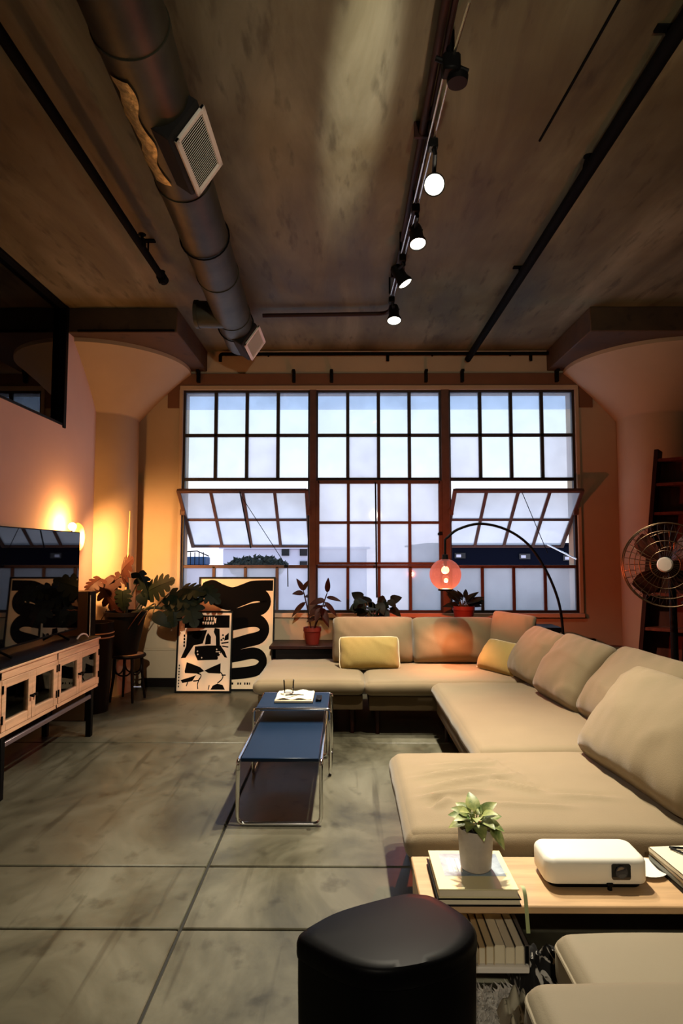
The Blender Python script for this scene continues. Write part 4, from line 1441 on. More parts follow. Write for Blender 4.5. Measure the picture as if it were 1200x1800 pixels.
# things behind the glass
ob = MB().box(-2.30, -2.14, 4.93, 5.03, 0.406, 0.53, 0.004)
tag(ob.build('storage_box', wood_pine, base=(-2.22, 4.98, 0.405)), 'pale wooden box behind the farthest cabinet door', 'box')
ct = MB()
ct.tube(smooth_path([(-2.17, 3.90, 0.44), (-2.16, 3.97, 0.455), (-2.17, 4.03, 0.44)], 5), 0.012, 8)
ct.sphere((-2.17, 3.90, 0.435), 0.022, 12, 8)
ct.sphere((-2.17, 4.03, 0.435), 0.022, 12, 8)
tag(ct.build('white_cable', grille_m, base=(-2.17, 3.96, 0.413)), 'small white curled cable low behind the nearest cabinet door', 'cable')
tag(MB().box(-2.34, -2.16, 4.24, 4.40, 0.406, 0.45, 0.006).build('media_player', plastic_black, base=(-2.25, 4.32, 0.405)), 'flat black box on the cabinet floor behind the second door', 'box')
tag(MB().box(-2.33, -2.16, 4.58, 4.76, 0.582, 0.66, 0.004).build('cable_box', mahogany, base=(-2.25, 4.66, 0.58)), 'red-brown box on the shelf behind the third cabinet door', 'box')
vs_ = MB().lathe([(0, 0), (0.022, 0), (0.028, 0.03), (0.012, 0.06), (0.014, 0.07), (0, 0.07)], (-2.2, 3.93, 0.581), 16)
tag(vs_.build('small_vase', grille_m, base=(-2.2, 3.93, 0.581)), 'tiny white vase on the shelf behind the nearest cabinet door', 'vase')

tv = thing('television', 'wide black flat television on the blond media cabinet', 'television', (-2.30, 4.53, 0.80))
TV0, TV1, TZ0, TZ1 = 3.80, 5.30, 0.85, 1.68
MB().box(-2.335, -2.30, TV0, TV1, TZ0, TZ1, 0.004).build('housing', plastic_black, tv)
MB().box(-2.301, -2.297, TV0 + 0.008, TV1 - 0.008, TZ0 + 0.016, TZ1 - 0.008, 0.0).build('screen', tv_m, tv)
for y in (4.1, 4.95):
    MB().tube([(-2.42, y, 0.808), (-2.318, y, 0.86), (-2.21, y, 0.808)], 0.009, 8).build('foot', plastic_black, tv)
tag(MB().tube(smooth_path([(-2.17, 5.00, 0.806), (-2.16, 5.02, 0.83), (-2.15, 5.06, 0.84), (-2.14, 5.10, 0.83), (-2.13, 5.12, 0.806)], 5), 0.007, 8).build('white_band', grille_m, base=(-2.15, 5.06, 0.803)),
    'thin white curved band lying on the far end of the cabinet', 'band')

sp = thing('floor_speaker', 'tall brown floor speaker standing beyond the television', 'speaker', (-2.47, 5.70, 0))
MB().box(-2.63, -2.335, 5.58, 5.72, 0, 1.155, 0.006).build('cabinet', mat('speaker_brown', (0.12, 0.07, 0.03), 0.5, namt=0.1), sp)
MB().box(-2.335, -2.315, 5.58, 5.72, 0.0, 1.15, 0.004).build('side_panel', plastic_black, sp)
MB().tube([(-2.312, 5.585, 1.12), (-2.312, 5.585, 0.55)], 0.004, 6).build('edge_highlight', chrome, sp)  # bright strip standing in for the highlight down the speaker's edge
MB().lathe([(0.07, 0), (0.075, 0.008), (0.06, 0.012), (0.03, 0.004), (0, 0.010)], (-2.47, 5.58, 0.35), 28, M.Rotation(rad(90), 4, 'X')).build('woofer', plastic_black, sp)

# wall sconce: round glowing disc
sc = thing('wall_sconce', 'round glowing yellow disc lamp on the left wall behind the television', 'lamp', (LEFT, 5.80, 1.65))
mtx = M.Rotation(rad(90), 4, 'Y')
MB().lathe([(0, 0), (0.05, 0), (0.05, 0.02), (0.012, 0.02), (0.012, 0.105), (0, 0.105)], (LEFT, 5.80, 1.65), 28, mtx).build('backplate', black_metal, sc)
MB().lathe([(0, 0.105), (0.128, 0.105), (0.135, 0.112), (0.125, 0.125), (0, 0.132)], (LEFT, 5.80, 1.65), 40, mtx).build('disc_shade', mat('amber_disc', (1, 0.8, 0.3), 0.5, emit=(1.0, 0.62, 0.05), es=1.6), sc)
MB().tube(smooth_path([(LEFT + 0.02, 5.80, 1.60), (LEFT + 0.05, 5.72, 1.585), (LEFT + 0.10, 5.67, 1.63), (LEFT + 0.115, 5.67, 1.71)], 6), 0.007, 8).build('arm', black_metal, sc)
MB().sphere((LEFT + 0.115, 5.67, 1.745), 0.034, 16, 10).build('bulb', mat('bulb_warm', (1, 1, 1), 0.5, emit=(1.0, 0.42, 0.11), es=P_SCONCE), sc)

# added spot beside the sconce that brightens the column and corner
spot('corner_fill', (LEFT + 0.20, 5.74, 1.70), (-2.12, 7.0, 1.15), P_CORNER_FILL, 118, 1.0, (1.0, 0.45, 0.15))

# ------------------------------------------------------------------ arc lamp
al = thing('arc_floor_lamp', 'black arc floor lamp with glowing orange glass globe over the sofa', 'lamp', (1.97, 5.62, 0))
arc = smooth_path([(1.975, 5.62, 0.03), (1.965, 5.62, 0.55), (1.945, 5.61, 0.90), (1.90, 5.60, 1.12), (1.80, 5.60, 1.36), (1.65, 5.60, 1.58), (1.45, 5.60, 1.715), (1.22, 5.60, 1.765), (1.02, 5.60, 1.715), (0.915, 5.60, 1.635)], 8)
MB().tube(arc, 0.012, 10).build('arc_pole', black_metal, al)
MB().lathe([(0, 0), (0.15, 0), (0.15, 0.03), (0.02, 0.04), (0, 0.04)], (1.975, 5.62, 0), 32).build('base', black_metal, al)
MB().tube([(0.917, 5.60, 1.64), (0.900, 5.60, 1.62), (0.899, 5.60, 1.45)], 0.011, 10).lathe([(0, 0.06), (0.025, 0.055), (0.032, 0.0), (0, 0)], (0.899, 5.60, 1.43), 20).build('drop_rod', black_metal, al)


def globe_mat():
    m = bpy.data.materials.new('globe_orange')
    m.use_nodes = True
    nt = m.node_tree
    N, L = nt.nodes, nt.links
    N.clear()
    out = N.new('ShaderNodeOutputMaterial')
    tr = N.new('ShaderNodeBsdfTransparent')
    tr.inputs[0].default_value = (0.72, 0.30, 0.24, 1)
    tl = N.new('ShaderNodeBsdfTranslucent')
    tl.inputs[0].default_value = (1.0, 0.45, 0.25, 1)
    gl = N.new('ShaderNodeBsdfGlossy')
    gl.inputs['Roughness'].default_value = 0.05
    em = N.new('ShaderNodeEmission')
    em.inputs[0].default_value = (1.0, 0.30, 0.22, 1)
    em.inputs[1].default_value = 0.2
    a = N.new('ShaderNodeMixShader')
    a.inputs[0].default_value = 0.004
    L.new(tr.outputs[0], a.inputs[1])
    L.new(tl.outputs[0], a.inputs[2])
    b = N.new('ShaderNodeMixShader')
    b.inputs[0].default_value = 0.05
    L.new(a.outputs[0], b.inputs[1])
    L.new(gl.outputs[0], b.inputs[2])
    ad = N.new('ShaderNodeAddShader')
    L.new(b.outputs[0], ad.inputs[0])
    L.new(em.outputs[0], ad.inputs[1])
    L.new(ad.outputs[0], out.inputs['Surface'])
    return m


GC = (0.899, 5.60, 1.305)
prof = [(0.142 * math.sin(a), 0.142 * -math.cos(a)) for a in [rad(26 + k * (180 - 26 - 10) / 20) for k in range(21)]]
MB().lathe(prof, GC, 40).build('globe', globe_mat(), al)
MB().lathe([(0.030, 0), (0.066, -0.002), (0.066, -0.020), (0.03, -0.022)], (GC[0], GC[1], GC[2] - 0.126), 28).build('collar', black_metal, al)
gb_m = mat('globe_bulb_glint', (1, 1, 1), 0.5, emit=(1.0, 0.72, 0.35), es=7)
MB().sphere((GC[0], GC[1], GC[2] + 0.040), 0.036, 18, 12).build('bulb', gb_m, al)
MB().tube([(GC[0], GC[1], GC[2] + 0.07), (GC[0], GC[1], GC[2] + 0.14)], 0.016, 10).build('socket', black_metal, al)
MB().sphere((GC[0] + 0.006, GC[1], GC[2] - 0.052), 0.020, 16, 10).build('lower_glint', gb_m, al)  # glowing ball standing in for the lower glint inside the globe
pl = bpy.data.lights.new('globe_light', 'POINT')
pl.energy = P_GLOBE
pl.color = (1.0, 0.36, 0.17)
pl.shadow_soft_size = 0.018
po = bpy.data.objects.new('globe_light', pl)
po.location = (GC[0], GC[1], GC[2] - 0.092)
C.objects.link(po)

# outlet box and wall conduit
tag(MB().box(2.63, 2.77, 6.90, 6.985, 0.42, 0.55, 0.006).build('outlet_box', plastic_black, base=(2.7, 6.98, 0.42)), 'black junction box on the wall right of the window', 'box')
tag(MB().tube(smooth_path([(2.77, 6.96, 0.475), (2.95, 6.94, 0.47), (3.02, 6.70, 0.49), (3.10, 6.42, 0.48), (3.3, 6.34, 0.47)], 6), 0.010, 8).build('wall_conduit', sash_m, base=(2.8, 6.96, 0.46)), 'thin brown conduit from the junction box towards the ladder', 'conduit')

# ------------------------------------------------------------------ ladder and fan
ld = thing('wooden_ladder', 'tall dark mahogany step ladder shelf leaning by the right column', 'ladder', (3.05, 5.9, 0))


def lad(u, v, z):
    """ladder space: u along the steps, v depth, leaning back towards +x with height"""
    a = rad(-38)
    x = u * math.cos(a) - v * math.sin(a)
    y = u * math.sin(a) + v * math.cos(a)
    return V((2.71 + x + 0.135 * z, 5.88 + y + 0.05 * z, z))


def lbox(b, u0, u1, v0, v1, z0, z1):
    cs_ = [(u0, v0), (u1, v0), (u1, v1), (u0, v1)]
    A = [b.bm.verts.new(lad(u, v, z0)) for u, v in cs_]
    B = [b.bm.verts.new(lad(u, v, z1)) for u, v in cs_]
    for i in range(4):
        b.bm.faces.new((A[i], A[(i + 1) % 4], B[(i + 1) % 4], B[i]))
    b.bm.faces.new(A[::-1])
    b.bm.faces.new(B)
    return b


for u in (0.0, 0.36):
    lbox(MB(), u, u + 0.035, -0.10, 0.10, 0, 2.50 if u == 0 else 2.60).build('stringer', mahogany_dark, ld)
for z in (0.28, 0.50, 0.78, 1.10, 1.42, 1.86, 2.14, 2.38):
    lbox(MB(), 0.035, 0.36, -0.09, 0.09, z, z + 0.028).build('step', mahogany, ld)
lbox(MB(), 0.035, 0.36, 0.085, 0.10, 0.2, 2.40).build('back_board', mahogany, ld)

fn_ = thing('pedestal_fan', 'large dark pedestal fan with round wire cage and chrome hub', 'fan', (2.62, 4.98, 0))
FC = V((2.585, 4.98, 1.405))
fa = V((-0.62, -0.78, 0.03)).normalized()           # the fan faces the sofa
fm = fa.to_track_quat('Z', 'Y').to_matrix().to_4x4()
fm.translation = FC
RF = 0.335
cg = MB()
for rr, zz in ((RF, 0.0), (RF, 0.05), (0.27, 0.075), (0.19, 0.085), (0.11, 0.09), (0.27, -0.10), (0.15, -0.13)):
    cg.tube([fm @ V((rr * math.cos(a), rr * math.sin(a), zz)) for a in [k * math.pi / 24 for k in range(48)]], 0.004 if rr < RF else 0.006, 6, closed=True)
for k in range(36):
    a = 2 * math.pi * k / 36
    c_, s_ = math.cos(a), math.sin(a)
    cg.tube([fm @ V((r_ * c_, r_ * s_, z_)) for r_, z_ in ((0.06, 0.092), (0.2, 0.085), (0.29, 0.07), (RF, 0.04), (RF, 0.0), (0.28, -0.09), (0.10, -0.135))], 0.0022, 4)
stuff(cg.build('cage', mat('cage_bronze', (0.10, 0.06, 0.03), 0.35, metal=0.8), fn_))
for k in range(4):
    b = MB()

    def blade(u, v, k=k):
        r = 0.055 + u * 0.245
        wdt = 0.9 * (0.35 + 0.65 * math.sin(math.pi * min(1, 0.15 + u * 0.8)))
        a = rad(45 + 90 * k) + (v - 0.5) * wdt
        return fm @ V((r * math.cos(a), r * math.sin(a), 0.035 - (v - 0.5) * 0.09))
    b.grid(8, 6, blade)
    b.build('blade', mahogany if k % 2 == 0 else mahogany_dark, fn_, sharp=80, recalc=False)
MB().lathe([(0.055, -0.13), (0.07, -0.11), (0.07, -0.02), (0.05, 0.0), (0.035, 0.06), (0, 0.06)], (0, 0, 0), 28, None).build('motor', black_metal, fn_, local=True).matrix_local = M.Translation(-BASE[fn_.name]) @ fm
MB().lathe([(0, 0.088), (0.058, 0.088), (0.060, 0.094), (0.050, 0.104), (0, 0.108)], (0, 0, 0), 28, None).build('hub_badge', mat('hub_chrome', (0.85, 0.8, 0.68), 0.35, metal=0.4), fn_, local=True).matrix_local = M.Translation(-BASE[fn_.name]) @ fm
MB().tube([(2.66, 5.06, 0.04), (2.66, 5.06, 1.40)], 0.028, 14).build('pole', black_metal, fn_)
MB().lathe([(0, 0), (0.22, 0), (0.22, 0.03), (0.05, 0.06), (0, 0.06)], (2.66, 5.06, 0), 32).build('base', black_metal, fn_)

cbx = thing('tall_cabinet', 'near-black wooden cabinet at the right edge behind the fan', 'cabinet', (3.1, 5.2, 0))
MB().box(2.90, 3.3, 5.05, 5.36, 0, 1.06, 0.006).build('body', wood_dark, cbx)
MB().box(2.89, 3.31, 5.035, 5.37, 1.06, 1.085, 0.006).build('top', mahogany_dark, cbx)
dr_ = MB().box(2.915, 3.285, 5.038, 5.052, 0.06, 1.03, 0.004).build('door', mahogany_dark, cbx)
MB().tube([(2.96, 5.04, 0.6), (2.96, 5.015, 0.6)], [0.008, 0.014], 10).build('knob', black_metal, dr_)

# ------------------------------------------------------------------ nesting tables
def tube_table(label, x0, x1, y0, y1, h, sled_y, m_top):
    """chrome tube table; the sled runners lie along x at the two y ends (sled_y) or along y at the two x ends"""
    t = thing('nesting_table', label, 'table', ((x0 + x1) / 2, (y0 + y1) / 2, 0), 'chrome nesting tables')
    r = 0.011
    zt = h - 0.012
    if sled_y:
        ends = [[(x0, y, zt - 0.02), (x0, y, r), (x1, y, r), (x1, y, zt - 0.02)] for y in (y0, y1)]
        rails = [[(x, y0, zt - 0.05), (x, y0, zt), (x, y1, zt), (x, y1, zt - 0.05)] for x in (x0, x1)]
    else:
        ends = [[(x, y0, zt - 0.02), (x, y0, r), (x, y1, r), (x, y1, zt - 0.02)] for x in (x0, x1)]
        rails = [[(x0, y, zt - 0.05), (x0, y, zt), (x1, y, zt), (x1, y, zt - 0.05)] for y in (y0, y1)]
    for p in ends:
        MB().tube(round_path(p, 0.045), r, 12).build('runner', chrome, t)
    for p in rails:
        MB().tube(round_path(p, 0.045), r, 12).build('rail', chrome, t)
    MB().box(x0 + 0.013, x1 - 0.013, y0 + 0.012, y1 - 0.012, h - 0.022, h, 0.004).build('tabletop', m_top, t)
    return t


tube_table('lower blue-topped chrome tube table in front, pushed under the taller one', -0.60, -0.138, 3.49, 4.62, 0.36, True, blue_top)
tube_table('taller chrome tube table behind with a tumbler and magazine on it', -0.625, -0.108, 4.24, 4.70, 0.455, False, blue_top)
mg = thing('magazine', 'cream magazine lying open-faced on the taller chrome table', 'magazine', (-0.37, 4.5, 0.456), rotz=0)
MB().box(-0.500, -0.235, 4.36, 4.655, 0.456, 0.474, 0.002).build('pages', paper, mg)
MB().box(-0.503, -0.232, 4.357, 4.658, 0.456, 0.460).build('cover', plastic_black, mg)
cv = MB()
cv.grid(14, 8, lambda u, v: V((-0.495 + u * 0.255, 4.37 + v * 0.27, 0.477 + 0.012 * math.sin(u * 7 + v * 3) ** 2)))
cv.build('open_page', paper, mg, sharp=80)
tag(MB().prism([(0, 0), (0.09, 0.02), (0.13, 0.012), (0.09, 0.036), (0.0, 0.022)], 0.493, 0.497, lambda u, v, h: V((-0.43 + u, 4.42 + v, h))).build('folding_knife', plastic_black, base=(-0.4, 4.43, 0.492)), 'small slim dark tool lying on the open magazine', 'tool')
gl = MB().lathe([(0, 0.0), (0.034, 0.0), (0.040, 0.09), (0.0375, 0.09), (0.032, 0.006), (0, 0.006)], (-0.415, 4.52, 0.492), 28)
tag(gl.build('tumbler', cup_glass, base=(-0.415, 4.52, 0.492)), 'clear drinking glass standing on the magazine', 'glass')
tag(MB().box(-0.215, -0.175, 4.40, 4.53, 0.4565, 0.474, 0.005).build('remote_control', plastic_black, base=(-0.195, 4.46, 0.4565)), 'small black remote control on the taller chrome table', 'remote')

# ------------------------------------------------------------------ foreground: projector table
pt = thing('side_table', 'long light wooden table carrying the white projector beside the chaise', 'table', (0.9, 2.15, 0))
MB().box(0.235, 1.75, 2.0, 2.315, 0.375, 0.40, 0.004).build('tabletop', wood_top, pt)
MB().box(0.240, 0.262, 2.01, 2.31, 0, 0.375, 0.003).build('end_panel', wood_top, pt)
MB().box(1.72, 1.745, 2.01, 2.31, 0, 0.375, 0.003).build('end_panel', wood_top, pt)
MB().box(0.262, 0.575, 2.02, 2.31, 0.184, 0.204, 0.003).build('shelf', grille_m, pt)

b_low = thing('book', 'lower large book with a dark cover under the plant pot', 'book', (0.41, 2.13, 0.40))
MB().box(0.288, 0.542, 1.998, 2.246, 0.405, 0.420).build('pages', paper, b_low)
MB().box(0.283, 0.546, 1.994, 2.250, 0.4005, 0.405, 0.001).build('cover', plastic_black, b_low)
MB().box(0.283, 0.546, 1.994, 2.250, 0.420, 0.4235, 0.001).build('cover', plastic_black, b_low)
b_up = thing('book', 'upper cream coffee-table book with a blue picture on its cover', 'book', (0.41, 2.13, 0.424))
cream_cover = mat('cover_cream', (0.80, 0.72, 0.42), 0.4)
MB().box(0.292, 0.536, 2.000, 2.243, 0.4275, 0.448).build('pages', paper, b_up)
MB().box(0.289, 0.540, 1.996, 2.247, 0.424, 0.4275, 0.001).build('cover', cream_cover, b_up)
MB().box(0.289, 0.540, 1.996, 2.247, 0.448, 0.452, 0.001).build('cover', cream_cover, b_up)
pic = mat('cover_picture', (0.50, 0.60, 0.66), 0.35, nscale=14, col2=(0.16, 0.22, 0.30))
MB().box(0.320, 0.520, 2.075, 2.222, 0.452, 0.4526).build('cover_picture', pic, b_up)
mk = MB()
for k in range(3):
    mk.box(0.340 + k * 0.016, 0.352 + k * 0.016, 2.10, 2.19, 0.4526, 0.4530)
mk.build('cover_title', grille_m, b_up)
rb = MB().tube([(0.0, 0, 0), (0, 0, 0)], 0.001) if False else MB()
rb.grid(14, 2, lambda u, v: V((0.548 + 0.010 * u + v * 0.012, 2.02 - 0.03 * min(1, u * 3), 0.452 - 0.16 * max(0, u - 0.2) - 0.0 * u)))
ribbon = rb.build('bookmark', mat('ribbon_green', (0.40, 0.46, 0.22), 0.6), b_up, recalc=False)

vp = thing('potted_variegated_plant', 'small variegated plant in a grey clay pot on the stacked books', 'plant', (0.432, 2.125, 0.453))
MB().lathe([(0, 0), (0.043, 0), (0.050, 0.006), (0.055, 0.06), (0.058, 0.128), (0.056, 0.134), (0.052, 0.130), (0.050, 0.11), (0, 0.11)], (0.432, 2.125, 0.453), 40).build('pot', pot_grey, vp)
MB().lathe([(0, 0.565), (0.05, 0.563), (0, 0.570)], (0.432, 2.125, 0), 20).build('soil', soil_m, vp)
random.seed(5)
for k in range(22):
    a = rad(k * 137.5)
    e_ = 0.25 + 0.75 * (k / 25)
    d = V((math.cos(a) * (1.15 - 0.6 * e_), math.sin(a) * (1.0 - 0.6 * e_) - 0.1, e_ * 1.0 - 0.28))
    b = V((0.432 + 0.025 * math.cos(a), 2.12 + 0.02 * math.sin(a), 0.585 + 0.055 * e_))
    L_ = random.uniform(0.055, 0.075)
    if k == 3:
        d, b, L_ = V((0.8, -0.5, -0.6)), V((0.475, 2.10, 0.59)), 0.075
    simple_leaf(MB(), b, d, (0.3 * math.cos(a), -0.4, 0.9), L_, L_ * 0.66, 0.35, 0.3, 7, 0.62).build('leaf', leaf_var, vp, sharp=80, recalc=False)
    MB().tube([(0.432, 2.125, 0.565), b], 0.0025, 5).build('stem', leaf_var, vp)

pj = thing('projector', 'white rounded box projector with a square black lens window', 'projector', (0.84, 2.18, 0.40))


def rrect(x0, x1, y0, y1, r, n=6):
    out = []
    for cx, cy, a0 in ((x1 - r, y1 - r, 0), (x0 + r, y1 - r, 90), (x0 + r, y0 + r, 180), (x1 - r, y0 + r, 270)):
        for k in range(n + 1):
            a = rad(a0 + 90 * k / n)
            out.append((cx + r * math.cos(a), cy + r * math.sin(a)))
    return out


def loft(outlines, fn=None):
    bm = MB()
    rings = [[bm.bm.verts.new((u, v, z)) for u, v in o] for o, z in outlines]
    n = len(rings[0])
    for A, B in zip(rings, rings[1:]):
        for k in range(n):
            bm.bm.faces.new((A[k], A[(k + 1) % n], B[(k + 1) % n], B[k]))
    bm.bm.faces.new(rings[0][::-1])
    bm.bm.faces.new(rings[-1])
    return bm


def ro(d):
    return rrect(0.655 + d, 0.992 - d, 2.092 + d, 2.252 - d, 0.035 - d * 0.5)


loft([(ro(0.010), 0.417), (ro(0.002), 0.419), (ro(0), 0.424), (ro(0), 0.480), (ro(0.003), 0.488), (ro(0.009), 0.4945), (ro(0.016), 0.4965)]).build('housing', white_plastic, pj)
loft([(rrect(0.672, 0.975, 2.106, 2.24, 0.03), 0.403), (rrect(0.668, 0.979, 2.102, 2.244, 0.03), 0.4175)]).build('underside', plastic_black, pj)
lw = loft([(rrect(0.0, 0.062, 0.0, 0.050, 0.007), 0.0), (rrect(0.0, 0.062, 0.0, 0.050, 0.007), 0.003)])
for v in lw.bm.verts:
    v.co = V((0.868 + v.co.x, 2.092 - v.co.z, 0.434 + v.co.y))
lens = lw.build('lens_window', lens_m, pj)
MB().lathe([(0.020, 0), (0.020, 0.004), (0.016, 0.004), (0.010, 0.0015), (0, 0.003)], (0.899, 2.090, 0.459), 24, M.Rotation(rad(90), 4, 'X')).build('lens', mat('lens_glass', (0.02, 0.02, 0.03), 0.05, spec=1.0), lens)
MB().box(0.851, 0.872, 2.086, 2.11, 0.414, 0.424, 0.002).tube([(0.862, 2.094, 0.415), (0.862, 2.094, 0.401)], [0.006, 0.008], 10).build('foot', plastic_black, pj)
for fx, fy in ((0.70, 2.22), (0.95, 2.22), (0.70, 2.12), (0.95, 2.12)):
    MB().tube([(fx, fy, 0.405), (fx, fy, 0.4003)], 0.008, 10).build('foot', plastic_black, pj)

# magazines at the right end
zz = 0.4005
specs = [('dark magazine at the bottom of the right-hand stack', plastic_black, 0.014, 0), ('grey magazine second from the bottom of the right-hand stack', mat('mag_grey', (0.16, 0.17, 0.15), 0.5), 0.016, 1),
         ('brown magazine third in the right-hand stack', mat('mag_brown', (0.32, 0.24, 0.14), 0.5), 0.012, 0), ('cream magazine on top of the right-hand stack', paper, 0.014, 1)]
for k, (lab, m_, th, q) in enumerate(specs):
    t = thing('magazine', lab, 'magazine', (1.24, 2.145, zz), 'magazines stacked beside the projector', rotz=rad(3 + 2 * q))
    MB().box(-0.155 + 0.004, 0.15, -0.132, 0.132, 0.002, th - 0.002).build('pages', paper, t, local=True)
    MB().box(-0.155, 0.153, -0.135, 0.135, 0, 0.002).box(-0.155, 0.153, -0.135, 0.135, th - 0.002, th).box(-0.155, -0.152, -0.135, 0.135, 0, th).build('cover', m_, t, local=True)
    zz += th + 0.0004
gm = MB().tube(smooth_path([(1.14, 2.25, zz + 0.006), (1.17, 2.20, zz + 0.006), (1.22, 2.12, zz + 0.006), (1.25, 2.10, zz + 0.006)], 4), 0.004, 6)
gm.tube(smooth_path([(1.14, 2.25, zz + 0.006), (1.20, 2.235, zz + 0.006), (1.27, 2.16, zz + 0.006), (1.25, 2.10, zz + 0.006)], 4), 0.004, 6)
tag(gm.build('wire_loop', plastic_black, base=(1.2, 2.18, zz)), 'thin dark wire loop lying on the top magazine', 'wire')
ds = MB().lathe([(0, 0), (0.045, 0), (0.07, 0.014), (0.066, 0.014), (0.043, 0.004), (0, 0.004)], (1.035, 2.215, 0.4005), 28)
tag(ds.build('dish', white_plastic, base=(1.035, 2.215, 0.4005)), 'small white dish between the projector and the magazines', 'dish')

# paperbacks on the lower shelf
x = 0.264
random.seed(3)
cols = [(0.62, 0.55, 0.40), (0.70, 0.62, 0.46), (0.76, 0.66, 0.46), (0.75, 0.64, 0.42), (0.74, 0.60, 0.38), (0.52, 0.36, 0.18), (0.60, 0.46, 0.26), (0.78, 0.68, 0.48), (0.70, 0.58, 0.38), (0.76, 0.66, 0.48), (0.74, 0.66, 0.50), (0.12, 0.10, 0.09)]
ords = ['first', 'second', 'third', 'fourth', 'fifth', 'sixth', 'seventh', 'eighth', 'ninth', 'tenth', 'eleventh', 'twelfth']
for k in (0, 1, 2, 3, 4, 5, 6, 7, 9, 10, 11):
    w = [0.030, 0.028, 0.030, 0.030, 0.032, 0.022, 0.026, 0.034, 0.024, 0.030, 0.028, 0.016][k]
    h = 0.050 + 0.010 * ((k * 5) % 4) / 3
    tone = 'dark' if k == 11 else ('tan' if k in (5, 6) else 'cream')
    t = thing('book', 'thin %s book, %s from the left in the row under the table' % (tone, ords[k if k < 8 else k - 1]), 'book', (x + w / 2, 2.15, 0.205), 'books on the low shelf')
    cm = mat('book_cover', cols[k], 0.6)
    MB().box(x + 0.002, x + w - 0.002, 2.035, 2.285, 0.206, 0.205 + h - 0.002).build('pages', paper if k != 11 else plastic_black, t)
    cvb = MB().box(x, x + 0.002, 2.03, 2.29, 0.205, 0.205 + h).box(x + w - 0.002, x + w, 2.03, 2.29, 0.205, 0.205 + h).box(x, x + w, 2.03, 2.29, 0.205 + h - 0.003, 0.205 + h)
    cvb.build('cover', cm, t)
    x += w + 0.0008

# ------------------------------------------------------------------ ottomans, bin, textiles
def ottoman(label, x0, x1, y0, y1, h, seed):
    t = thing('ottoman', label, 'ottoman', ((x0 + x1) / 2, (y0 + y1) / 2, 0), 'greige ottomans')
    soft_box(x0, x1, y0, y1, h - 0.16, h, 0.035, 0.018, seed, 30, wr=0.003).build('cushion', otto_m, t, sharp=80)
    MB().box(x0 + 0.015, x1 - 0.015, y0 + 0.015, y1 - 0.015, 0.06, h - 0.15, 0.012, 2).build('base', otto_m, t)
    pr = [(u, v, h - 0.035) for u, v in rrect(x0 - 0.008, x1 + 0.008, y0 - 0.008, y1 + 0.008, 0.045)]
    MB().tube(pr, 0.005, 6, closed=True).build('piping', otto_m, t)
    for lx in (x0 + 0.06, x1 - 0.06):
        for ly in (y0 + 0.06, y1 - 0.06):
            MB().tube([(lx, ly, 0), (lx, ly, 0.07)], 0.02, 10).build('foot', black_metal, t)


ottoman('farther greige ottoman beside the projector table, half behind another', 0.60, 1.30, 1.50, 1.845, 0.42, 31)
ottoman('nearer and higher greige ottoman in the bottom right corner', 0.405, 1.15, 0.80, 1.455, 0.545, 32)

bo = [(-0.096, 1.478), (0.002, 1.408), (0.1, 1.390), (0.23, 1.432), (0.305, 1.51), (0.303, 1.585), (0.241, 1.672), (0.196, 1.692), (0.138, 1.686), (-0.012, 1.615), (-0.087, 1.552), (-0.116, 1.51)]
P3 = [V((a, b, 0)) for a, b in bo]
outl = []
nb = len(P3)
for i in range(nb):
    a, b, c, d = P3[i - 1], P3[i], P3[(i + 1) % nb], P3[(i + 2) % nb]
    for k in range(6):
        u = k / 6
        outl.append(0.5 * ((2 * b) + (c - a) * u + (2 * a - 5 * b + 4 * c - d) * u * u + (3 * b - a - 3 * c + d) * u ** 3))
cc = sum(outl, V()) / len(outl)


def bsc(f):
    return [((p.x - cc.x) * f + cc.x, (p.y - cc.y) * f + cc.y) for p in outl]


tb = thing('waste_bin', 'black rounded waste bin with a smooth closed lid in the foreground', 'bin', (cc.x, cc.y, 0))
loft([(bsc(0.93), 0.0), (bsc(0.95), 0.02), (bsc(0.985), 0.50), (bsc(0.985), 0.555)]).build('body', bin_m, tb)
loft([(bsc(0.992), 0.557), (bsc(1.0), 0.565), (bsc(1.0), 0.588), (bsc(0.985), 0.597), (bsc(0.95), 0.602), (bsc(0.80), 0.604), (bsc(0.4), 0.606)]).build('lid', bin_m, tb)

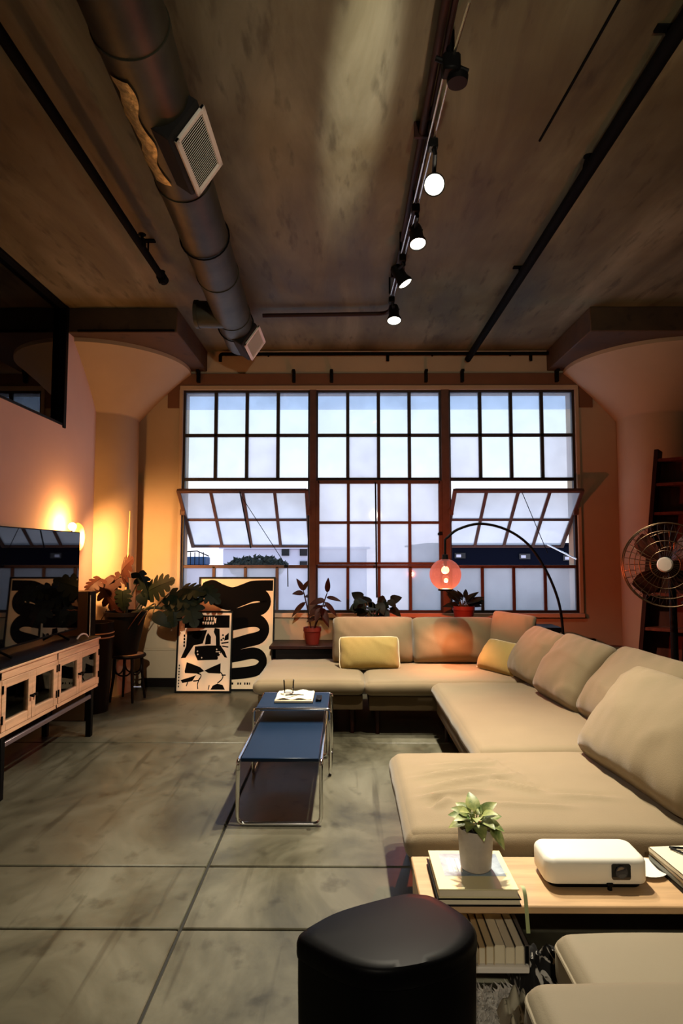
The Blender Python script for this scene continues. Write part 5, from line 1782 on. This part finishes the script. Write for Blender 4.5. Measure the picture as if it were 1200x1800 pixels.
# shaggy rug peeping out beside the bin
rg = MB()
random.seed(11)
rgt = thing('shaggy_rug', 'off-white shaggy rug between the bin and the ottomans', 'rug', (0.55, 1.7, 0))
MB().box(0.33, 0.80, 0.7, 2.18, 0.001, 0.012, 0.004).build('backing', rug_m, rgt)
for k in range(5200):
    p = V((random.uniform(0.335, 0.66), random.uniform(1.45, 2.19), 0.010))
    d = V((random.uniform(-1, 1), random.uniform(-1, 1), random.uniform(0.5, 1.3))).normalized() * random.uniform(0.025, 0.05)
    s = d.orthogonal().normalized() * 0.005
    m_ = p + d * 0.55 + V((random.uniform(-1, 1), random.uniform(-1, 1), 0)) * 0.005
    a = [rg.bm.verts.new(q) for q in (p - s, p + s, m_ + s, m_ - s)]
    rg.bm.faces.new(a)
    e_ = p + d + V((random.uniform(-1, 1), random.uniform(-1, 1), -0.4)) * 0.012
    rg.bm.faces.new((a[3], a[2], rg.bm.verts.new(e_)))
stuff(rg.build('pile', rug_m, rgt, recalc=False))


def heap(name, label, cat, m, cx, cy, sx, sy, h, seed, ridge=7):
    rnd = V((seed, seed * 2.1, 0))
    bm = MB()

    def f(u, v):
        a, b = u * 2 - 1, v * 2 - 1
        e2 = max(0, (1 - a ** 4) * (1 - b ** 4)) ** 0.5
        nn = noise.noise(V((a * 1.6, b * 1.6, 0)) + rnd) * 0.4 + abs(noise.noise(V((a * ridge * 0.5, b * 2.0, 3)) + rnd)) * 0.55
        wob = 0.12 * noise.noise(V((a * 2, b * 2, 9)) + rnd)
        return V((cx + sx * (a + wob), cy + sy * (b + wob), 0.014 + max(0.0, e2 * h * (0.55 + nn))))
    bm.grid(40, 40, f)
    o = bm.build(name, m, sharp=80, base=(cx, cy, 0.014))
    tag(o, label, cat)
    return o


heap('throw_blanket', 'black throw with white flecks heaped under the projector table', 'blanket', throw_m, 0.685, 2.08, 0.115, 0.235, 0.23, 4)
heap('knit_throw', 'beige knitted lace throw slipping down beside the near ottoman', 'blanket', knit_m, 0.535, 1.93, 0.055, 0.16, 0.15, 9, 4)
